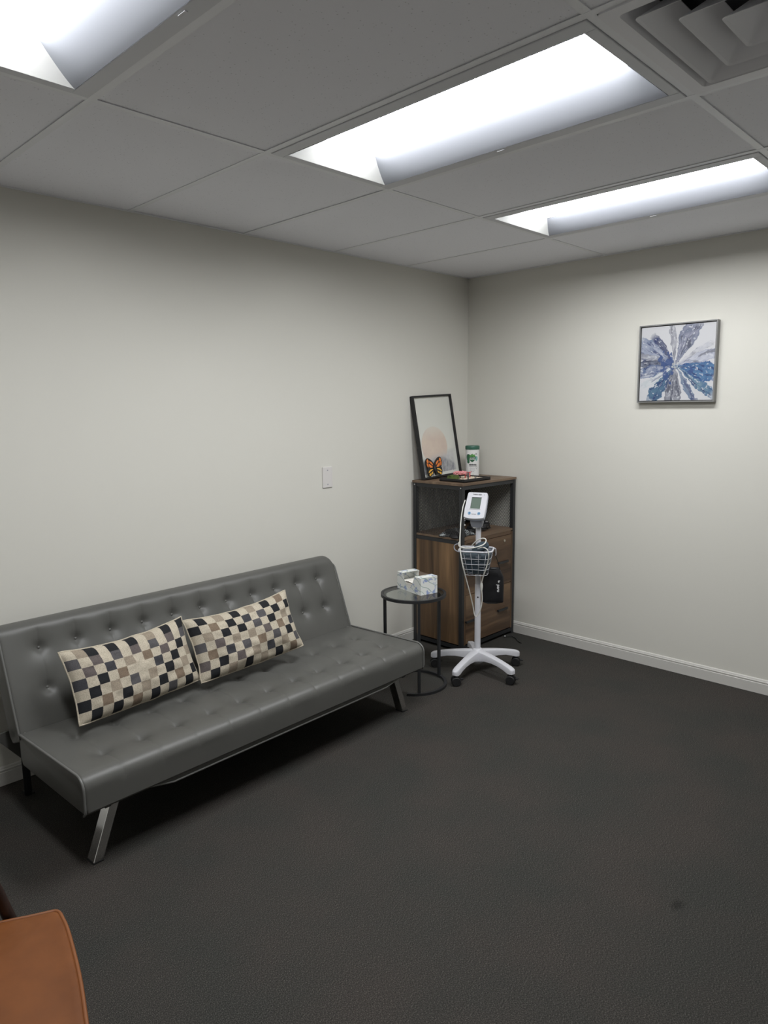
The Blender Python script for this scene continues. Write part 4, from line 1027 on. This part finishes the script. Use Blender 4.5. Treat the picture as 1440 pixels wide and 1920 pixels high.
# bracket below the head
mb = MB(); secs = []
for w, d, z in ((0.056, 0.034, 0.874), (0.064, 0.042, 0.882), (0.072, 0.050, 0.900), (0.074, 0.052, 0.925), (0.07, 0.045, 0.955)):
    secs.append([Vector((MC.x * .5, MC.y * .5, 0)) + mu * x + mb_ * y + Vector((0, 0, z)) for x, y in rrect(w, d, 0.012, 3)])
loft(mb, secs); mb.build('head_bracket', M_GREYP, st, smooth='auto')
MB().lathe([(0.004, 0), (0.004, 0.012)], 10, MC * 0 + Vector((0, 0, 0.905)) + mu * 0.042, Vector((0, 0, 1)).rotation_difference(mu).to_matrix()).build('bracket_screw', M_STEEL, st)
# wire basket: local frame bu (right), bd (towards viewer)
byaw = rad(-60); bu = Vector((math.cos(byaw), math.sin(byaw), 0)); bd_ = Vector((math.sin(byaw), -math.cos(byaw), 0))
def bk(x, y, z): return bu * x + bd_ * y + Vector((0, 0, z))
def brim(w, d, r, z, n=6):   # D shaped loop, from y=0.018
    P = []
    for cx, cy, a0 in ((w / 2 - r, d - r, 0), (-w / 2 + r, d - r, 90), (-w / 2 + r * .6, r * .6, 180), (w / 2 - r * .6, r * .6, 270)):
        rr = r if cy > r else r * .6
        for k in range(n + 1):
            a = rad(a0 + 90 * k / n); P.append(bk(cx + rr * math.cos(a), 0.020 + cy + rr * math.sin(a) * (1 if cy > r else 1), z))
    return P
BZ1, BZ0 = 0.757, 0.612
bs = st
MB().tube(brim(0.188, 0.155, 0.045, BZ1), 0.0055, 8, closed=True).build('basket_rim', M_WHITEP, bs, smooth=True)
def lvl(t): return 0.188 + (0.126 - 0.188) * t, 0.155 + (0.105 - 0.155) * t, 0.045 + (0.03 - 0.045) * t, BZ1 + (BZ0 - BZ1) * t
for t_ in (0.30, 0.53, 0.76, 1.0):
    MB().tube(brim(*lvl(t_)), 0.0016, 6, closed=True).build('basket_wire', M_WIRE, bs, smooth=True)
A_ = brim(*lvl(0.0)); B_ = brim(*lvl(1.0))
def atx(P, x, front=True):
    Q = [(p, p.dot(bu), p.dot(bd_)) for p in P]
    Q = [q for q in Q if (q[2] > 0.05) == front or not front]
    best = min(range(len(Q)), key=lambda i: abs(Q[i][1] - x)); return Q[best][0]
for f in (-0.36, -0.12, 0.12, 0.36):
    a = bk(f * 0.188, 0.020 + 0.155, BZ1); b = bk(f * 0.126, 0.020 + 0.105, BZ0); c = bk(f * 0.126, 0.022, BZ0)
    if abs(f) > .3: a = bk(f * 0.188 * .95, 0.020 + 0.149, BZ1); b = bk(f * 0.126 * .95, 0.020 + 0.100, BZ0)
    MB().tube([a, b, c], 0.0014, 6).build('basket_wire', M_WIRE, bs, smooth=True)
for sx in (-1, 1):
    for g_ in (0.45,):
        a = bk(sx * 0.094, 0.020 + 0.155 * g_, BZ1); b = bk(sx * 0.066, 0.020 + 0.105 * g_, BZ0)
        MB().tube([a, b], 0.0014, 6).build('basket_wire', M_WIRE, bs, smooth=True)
MB().tube([bk(-0.066, 0.07, BZ0), bk(0.066, 0.07, BZ0)], 0.0014, 6).build('basket_wire', M_WIRE, bs, smooth=True)
bpv = MB(); bpv.prism([(-0.092, 0), (0.092, 0), (0.062, -0.14), (-0.062, -0.14)], 0, 0.004, Matrix((Vector((*bu, 0)), Vector((0, 0, 1, 0)), Vector((*bd_, 0)), Vector((0, 0, 0, 1)))).transposed())
bo = bpv.build('basket_back_plate', M_GREYP, bs); bo.location = bk(0, 0.020, BZ1)
MB().box(bk(0, 0.012, BZ1 - 0.03), (0.03, 0.016, 0.05), Matrix.Rotation(byaw, 3, 'Z')).build('basket_clamp', M_GREYP, bs)
# tubing
def wp(L_): return [Vector(p) - Vector((SX, SY, 0)) for p in L_]
c1 = [(-0.818, -0.616, 1.025), (-0.854, -0.629, 0.993), (-0.891, -0.646, 0.937), (-0.926, -0.667, 0.876), (-0.983, -0.709, 0.81), (-1.01, -0.737, 0.751), (-1.009, -0.751, 0.687), (-0.981, -0.752, 0.612), (-0.953, -0.754, 0.537), (-0.917, -0.753, 0.44), (-0.909, -0.757, 0.392), (-0.903, -0.764, 0.379), (-0.895, -0.771, 0.390), (-0.889, -0.785, 0.421), (-0.885, -0.793, 0.478), (-0.888, -0.792, 0.531), (-0.887, -0.788, 0.561), (-0.888, -0.794, 0.593), (-0.897, -0.818, 0.644), (-0.895, -0.836, 0.701), (-0.903, -0.848, 0.744), (-0.904, -0.841, 0.773), (-0.905, -0.823, 0.784), (-0.902, -0.798, 0.783), (-0.885, -0.76, 0.768)]
MB().tube(smoothpath(wp(c1), 5), 0.0032, 8).build('air_tube', M_CORD, st, smooth=True)
c2 = [(-0.867, -0.705, 0.777), (-0.87, -0.726, 0.798), (-0.869, -0.752, 0.817), (-0.868, -0.78, 0.828), (-0.865, -0.798, 0.825), (-0.882, -0.812, 0.814), (-0.91, -0.815, 0.802), (-0.937, -0.803, 0.794), (-0.963, -0.778, 0.787), (-0.992, -0.748, 0.787), (-0.994, -0.716, 0.792), (-0.965, -0.686, 0.801), (-0.944, -0.677, 0.806)]
MB().tube(smoothpath(wp(c2), 5), 0.0035, 8).build('air_tube', M_CORD, st, smooth=True)
c3 = [(-0.946, -0.678, 0.794), (-0.948, -0.661, 0.792), (-0.952, -0.645, 0.782), (-0.954, -0.647, 0.764), (-0.963, -0.669, 0.756), (-0.966, -0.695, 0.754)]
MB().tube(smoothpath(wp(c3), 5), 0.003, 8).build('air_tube', M_GREYP, st, smooth=True)
mb = MB(); q = wp([(-0.8865, -0.789, 0.575), (-0.8865, -0.789, 0.560), (-0.8865, -0.789, 0.547), (-0.8865, -0.789, 0.534)])
mb.tube(q, [0.006, 0.008, 0.0075, 0.005], 10); mb.build('tube_connector', M_CORD, st, smooth='auto')

# cuff in the basket
cf = thing('pressure_cuff', 'folded slate-blue blood pressure cuff filling the wire basket', 'cuff', (SX, SY, 0))
mb = MB(); secs = []
for t_, k in ((0.97, .80), (0.93, .9), (0.8, .93), (0.6, .93), (0.4, .93), (0.25, .93), (0.13, .9), (0.09, .7)):
    w, d, r, z = lvl(t_); loop = brim(w * k, d * k, r, z, 6); out = []
    cen = bk(0, 0.020 + d / 2, z)
    for p_ in loop:
        p_ = p_ + bd_ * (d * (1 - k) / 2)
        q_ = 1 + 0.06 * noise.noise(p_ * 30)
        out.append(cen + (p_ - cen) * q_ + Vector((0, 0, 0.008 * noise.noise(p_ * 22))))
    secs.append(out)
loft(mb, secs); mb.build('folded_cuff', M_CUFF, cf, smooth=True)
# folded end rising out of the basket
R_b = Matrix.Rotation(byaw, 3, 'Z') @ Matrix.Rotation(rad(-28), 3, 'Y')
vs_, fs_ = lump((0, 0, 0), (0.056, 0.032, 0.026), 3, 28, 16, lo=-1, am=.22)
MB().add([bk(0.018, 0.085, BZ1 + 0.008) + R_b @ v_ for v_ in vs_], fs_).build('cuff_end', M_CUFF, cf, smooth=True)
def fpt(x, t_, off=0.004):
    w, d, r, z = lvl(t_); return bk(x, 0.020 + d * .965 + off, z)
pm = MB()
def cuff_rect(x0, x1, t0, t1, th=0.0012):
    c = [fpt(x0, t0), fpt(x1, t0), fpt(x1, t1), fpt(x0, t1)]
    for i in range(4): pm.tube([c[i], c[(i + 1) % 4]], th, 4)
cuff_rect(-0.050, -0.026, 0.13, 0.26); cuff_rect(0.022, 0.052, 0.50, 0.64)
for t_ in (0.20, 0.245, 0.30): pm.tube([fpt(0.005, t_), fpt(0.045 - t_ * .05, t_)], 0.001, 4)
for t_ in (0.40,): pm.tube([fpt(0.0, t_), fpt(0.03, t_)], 0.001, 4)
for t_ in (0.86, 0.92): pm.tube([fpt(-0.04, t_), fpt(-0.015, t_ + .03)], 0.001, 4)
pm.build('printed_mark', M_GREYP, cf)

# black drawstring bag hanging from the basket corner
bagC = Vector((-0.738, -0.762, 0.525)); bY = rad(-46.5)
bgr = Vector((math.cos(bY), math.sin(bY), 0)); bgd = Vector((math.sin(bY), -math.cos(bY), 0))
bag = thing('drawstring_bag', 'black nylon drawstring bag with white lettering hanging behind the basket', 'bag', bagC, bY)
BO2 = [(-0.062, -0.095), (-0.063, 0.00), (-0.052, 0.070), (-0.044, 0.100), (-0.020, 0.112), (0.005, 0.108), (0.030, 0.112), (0.042, 0.096), (0.060, 0.058), (0.063, 0.00), (0.061, -0.098), (0.02, -0.106), (-0.03, -0.106)]
def bagz(x, y):
    e = min(1, max(0, (0.064 - abs(x)) / 0.03)) * min(1, max(0, (y + 0.108) / 0.03)) * min(1, max(0.25, (0.115 - y) / 0.06))
    return 0.011 * e ** .5 + 0.005 * noise.noise(Vector((x * 18, y * 14, 4)))* e
def edge_x(y, side):
    pts = [p for p in BO2]
    L_ = [(-0.030, -0.106), (-0.062, -0.095), (-0.063, 0.0), (-0.052, 0.070), (-0.044, 0.100), (-0.020, 0.113)] if side < 0 else [(0.02, -0.106), (0.061, -0.098), (0.063, 0.0), (0.060, 0.058), (0.042, 0.096), (0.028, 0.113)]
    for (xa, ya), (xb, yb) in zip(L_, L_[1:]):
        if ya <= y <= yb: return xa + (xb - xa) * (y - ya) / (yb - ya)
    return L_[-1][0]
def bgf(sgn):
    def f(a, b):
        y = -0.106 + 0.218 * b; x0, x1 = edge_x(y, -1), edge_x(y, 1); x = x0 + (x1 - x0) * a
        ee = min(1, 4 * a, 4 * (1 - a)) ** .5 * min(1, 8 * b, 6 * (1 - b) + .1) ** .5
        return Vector((x, -sgn * (0.0145 * ee + 0.005 * noise.noise(Vector((x * 22, y * 16, 4 + sgn))) * ee), y))
    return f
mb = MB().grid(bgf(1), 22, 30); mb.grid(bgf(-1), 22, 30, flip=True)
mb.build('bag_body', M_BAG, bag, smooth=True)
MB().tube([(-0.045, 0, 0.101), (-0.02, -0.008, 0.106), (0.01, -0.008, 0.104), (0.036, 0, 0.102)], 0.004, 8).build('gathered_hem', M_BAG, bag, smooth=True)
MB().tube(smoothpath([(-0.036, 0, 0.104), (-0.020, 0.0, 0.15), (-0.006, 0.0, 0.198), (0.002, 0.0, 0.205), (0.010, 0, 0.190), (0.026, 0, 0.145), (0.040, 0, 0.100)], 4), 0.0022, 6).build('drawstring', M_RUBBER, bag, smooth=True)
TMm = Matrix(((0, 1, 0, 0), (0, 0, -1, 0), (-1, 0, 0, 0), (0, 0, 0, 1)))   # text +x runs down, text up points right
text_mb('paro', 0.024, Matrix.Translation((0.028, -0.0195, -0.008)) @ TMm, 0.0003, shear=0.1, bold=0.0004).build('lettering', M_WINK, bag)
lg = MB(); L1 = []
for k in range(12):
    a = rad(-60 + 280 * k / 11 + 20); L1.append((0.0065 * math.cos(a), 0.0065 * math.sin(a)))
mk_ = MB(); 
for k, (a0, a1, rr) in enumerate(((60, 300, 0.006),)):
    pts = [Vector((0.031 + rr * math.sin(rad(a)), -0.0195, 0.030 - rr * math.cos(rad(a)) * 1.0)) for a in [-60 + 240 * q / 10 for q in range(11)]]
    pts = [Vector((0.032 + rr * math.cos(rad(a)), -0.0195, 0.031 + rr * math.sin(rad(a)))) for a in [60 - 300 * 0 + 240 * q / 10 - 30 + 0 for q in range(11)]]
    mk_.tube(pts, 0.0012, 5)
mk_.box((0.031, -0.0195, 0.031), (0.005, 0.001, 0.006))
mk_.build('logo', M_WINK, bag)
# hook holding the bag on the basket
MB().tube(smoothpath([bk(0.098, 0.06, BZ1 + 0.004), bk(0.106, 0.06, BZ1), bk(0.108, 0.06, BZ1 - 0.03), bk(0.104, 0.058, BZ1 - 0.038)], 4), 0.0022, 6).build('basket_hook', M_WIRE, st, smooth=True)

# ================================================================== PAINTING ON THE RIGHT WALL
pt = thing('flower_painting', 'square abstract blue and grey flower canvas in a grey frame on the right wall', 'painting', (0, -1.4765, 1.7885))
FW, FH, FD = 0.432, 0.434, 0.036
def bar3(y0, y1, z0, z1, x0, x1, name, m): MB().box(((x0 + x1) / 2, (y0 + y1) / 2, (z0 + z1) / 2), (abs(x1 - x0), abs(y1 - y0), abs(z1 - z0))).build(name, m, pt, bevel=0.0008)
M_PFR = mat('pewter_frame', srgb(128, 128, 127), 0.4, metal=0.2)
f_ = 0.007; f2 = 0.009
for y0, y1, z0, z1 in ((-FW / 2, -FW / 2 + f_, -FH / 2, FH / 2), (FW / 2 - f_, FW / 2, -FH / 2, FH / 2), (-FW / 2 + f_, FW / 2 - f_, FH / 2 - f_, FH / 2), (-FW / 2 + f_, FW / 2 - f_, -FH / 2, -FH / 2 + f_)):
    bar3(y0, y1, z0, z1, -FD, 0, 'frame_bar', M_PFR)
bar3(-FW / 2 + f_, FW / 2 - f_, -FH / 2 + f_, FH / 2 - f_, -0.008, -0.002, 'backing_board', M_INK)
AW, AH = FW - 2 * f_ - 0.008, FH - 2 * f_ - 0.008
bar3(-AW / 2, AW / 2, -AH / 2, AH / 2, -FD + 0.010, -0.008, 'canvas_block', M_TISSUE)
# petals: (angle deg anticlockwise from +right, length, half width deg, colour a, colour b, strength)
PET = [(66, 0.62, 15, srgb(110, 118, 140), srgb(176, 176, 192), 1.0), (96, 0.62, 6, srgb(126, 128, 142), srgb(205, 205, 210), .8), (128, 0.50, 10, srgb(50, 56, 96), srgb(110, 116, 140), .95),
       (148, 0.66, 13, srgb(120, 134, 160), srgb(190, 194, 210), .95), (163, 0.60, 6, srgb(134, 136, 146), srgb(200, 200, 206), .8), (176, 0.60, 7, srgb(58, 64, 86), srgb(150, 156, 172), 1.0),
       (192, 0.58, 10, srgb(66, 92, 138), srgb(196, 200, 210), .9), (213, 0.55, 7, srgb(180, 194, 200), srgb(224, 226, 228), .6), (236, 0.60, 11, srgb(96, 128, 152), srgb(60, 82, 124), 1.0),
       (253, 0.36, 8, srgb(56, 74, 118), srgb(84, 96, 120), .9), (268, 0.62, 14, srgb(118, 120, 132), srgb(184, 186, 194), 1.0), (300, 0.60, 6, srgb(92, 116, 150), srgb(140, 152, 168), .9),
       (322, 0.68, 8, srgb(70, 108, 148), srgb(150, 172, 178), 1.0), (346, 0.60, 16, srgb(66, 102, 152), srgb(110, 146, 178), 1.0), (14, 0.62, 9, srgb(150, 156, 182), srgb(208, 210, 220), .8), (30, 0.56, 5, srgb(176, 178, 192), srgb(216, 216, 222), .6)]
def artcol(u, v_):
    X = (u - 0.485); Y = (v_ - 0.475)
    wx = fbm(X * 5, Y * 5, 1) * 0.05; wy = fbm(X * 5, Y * 5, 21) * 0.05
    x = X + wx; y = Y + wy; r = math.hypot(x, y); a = math.degrees(math.atan2(y, x)) % 360
    c = srgb(216, 216, 219)
    for pa, ln, hw, ca_, cb_, st_ in PET:
        d = (a - pa + 180) % 360 - 180
        # petals are widest two thirds out
        t = r / ln
        if t > 1.05: continue
        wid = hw * (0.55 + 0.75 * math.sin(PI * min(1, t) ** .8)) + 5 * fbm(r * 18, pa, 2)
        if r < 0.06: wid += 8
        q = abs(d) / max(1, wid)
        if q < 1:
            n_ = 0.5 + 1.3 * fbm(r * 9 + pa, d * 0.09 + pa, 5)
            cc = mixc(ca_, cb_, n_ * .85)
            dk_ = fbm(r * 5 + pa, d * 0.16 + 3, 31)
            if dk_ > 0.06: cc = mixc(cc, srgb(52, 66, 112) if 110 < pa < 260 or pa > 280 else srgb(84, 88, 104), min(.85, (dk_ - .06) * 7))
            if fbm(r * 22 + pa * 2, d * 0.25, 9) > 0.24: cc = mixc(cc, srgb(214, 216, 222), .8)
            if 0.72 < q: cc = mixc(cc, ca_, .7 * min(1, (q - .72) * 5))
            s = st_ * (1 if t < .85 else max(0, (1.05 - t) / .2 + .15))
            c = mixc(c, cc, s * min(1, (1 - q) * 14))
    if 0.03 < r < 0.26 and (105 < a < 262 or a > 320):
        w_n = fbm(x * 11, y * 11, 41) + 0.12 - r * 0.6
        if w_n > 0: c = mixc(c, srgb(66, 88, 138), min(.9, w_n * 9))
    if r < 0.04 and fbm(X * 40, Y * 40, 7) > 0: c = mixc(c, srgb(206, 208, 204), .6)
    return (c[0] * .76, c[1] * .76, c[2] * .76, 1)
# viewer sees +right as -y
MB().grid(lambda a, b: Vector((-FD + 0.0092, AW / 2 - a * AW, -AH / 2 + b * AH)), 270, 270, artcol).build('painted_canvas', M_PRINT, pt, fix=False)

# ================================================================== TAN CHAIR (only a corner in view)
ch = thing('tan_chair', 'tan leather armchair with dark wood frame at the bottom left corner of the view', 'chair', (-3.545, -1.590, 0), 0)
# seat outline relative to root (world offsets), front-right corner at the origin
SO = [(0.008, -0.004), (0.007, -0.022), (-0.002, -0.080), (-0.035, -0.215), (-0.072, -0.335), (-0.125, -0.500), (-0.145, -0.530), (-0.185, -0.535), (-0.40, -0.440), (-0.58, -0.350), (-0.605, -0.310), (-0.590, -0.15), (-0.545, 0.13), (-0.520, 0.165), (-0.45, 0.170), (-0.28, 0.128), (-0.12, 0.068), (-0.045, 0.030), (-0.008, 0.012), (0.003, 0.006)]
SO2 = sm2(SO); cen = Vector((-0.29, -0.17))
def insetp(P, k): return [tuple(cen + (Vector(p) - cen) * k) for p in P]
secs = []
for k, z in ((0.985, 0.395), (1.0, 0.402), (1.0, 0.448), (0.992, 0.457), (0.965, 0.461), (0.93, 0.4600), (0.80, 0.465), (0.6, 0.470), (0.35, 0.473), (0.1, 0.474)):
    secs.append([Vector((x, y, z)) for x, y in insetp(SO2, k)])
mb = MB(); loft(mb, secs); mb.build('seat', M_TAN, ch, smooth=True)
MB().tube([(x, y, 0.4555) for x, y in insetp(SO2, 0.998)], 0.0045, 6, closed=True).build('piping', M_TANP, ch, smooth=True)
MB().prism(insetp(SO2, 0.96), 0.355, 0.396).build('seat_rail', M_DWOOD, ch, bevel=0.004)
# side frames
fx = Vector((0.93, -0.0, 0)).normalized()
def leg_round(P, r0, r1, name='leg'): MB().tube([P[0], (Vector(P[0]) + Vector(P[1])) / 2, P[1]], [r0, (r0 + r1) / 2, r1], 12).build(name, M_DWOOD, ch, smooth='auto')
leg_round([(-0.128, 0.075, 0.66), (-0.048, 0.070, 0.36)], 0.013, 0.013, 'arm_post')
leg_round([(-0.070, 0.060, 0.385), (-0.075, 0.060, 0.0)], 0.014, 0.011)
leg_round([(-0.555, 0.215, 0.66), (-0.640, 0.230, 0.0)], 0.014, 0.012)
leg_round([(-0.345, -0.535, 0.66), (-0.225, -0.555, 0.36)], 0.013, 0.013, 'arm_post')
leg_round([(-0.200, -0.520, 0.385), (-0.200, -0.520, 0.0)], 0.014, 0.011)
leg_round([(-0.62, -0.39, 0.66), (-0.70, -0.40, 0.0)], 0.014, 0.012)
for a, b in (((-0.150, 0.075, 0.67), (-0.60, 0.23, 0.64)), ((-0.335, -0.54, 0.67), (-0.66, -0.39, 0.64))):
    MB().bar(a, b, 0.045, 0.022).build('armrest', M_DWOOD, ch, bevel=0.006)
for a, b in (((-0.10, 0.078, 0.372), (-0.60, 0.222, 0.372)), ((-0.20, -0.552, 0.372), (-0.655, -0.395, 0.372))):
    MB().bar(a, b, 0.03, 0.022).build('side_rail', M_DWOOD, ch, bevel=0.003)
MB().bar((-0.60, 0.222, 0.372), (-0.655, -0.395, 0.372), 0.03, 0.022).build('rear_rail', M_DWOOD, ch, bevel=0.003)
bo_ = Vector((-0.60, -0.09, 0.47))
def bkf(s):
    def f(a, b):
        e = (min(1, 5 * a, 5 * (1 - a)) * min(1, 5 * b, 5 * (1 - b))) ** .5
        return Vector((-0.585 - 0.13 * b + s * 0.028 * (.3 + .7 * e) + 0.03 * abs(2 * a - 1) ** 2, -0.36 + 0.52 * a, 0.475 + 0.36 * b))
    return f
mb = MB().grid(bkf(1), 16, 12); mb.grid(bkf(-1), 16, 12, flip=True); mb.build('backrest', M_TAN, ch, smooth=True)
for y in (-0.30, 0.12): MB().bar((-0.62, y, 0.36), (-0.735, y * 1.02, 0.80), 0.03, 0.02).build('back_post', M_DWOOD, ch)
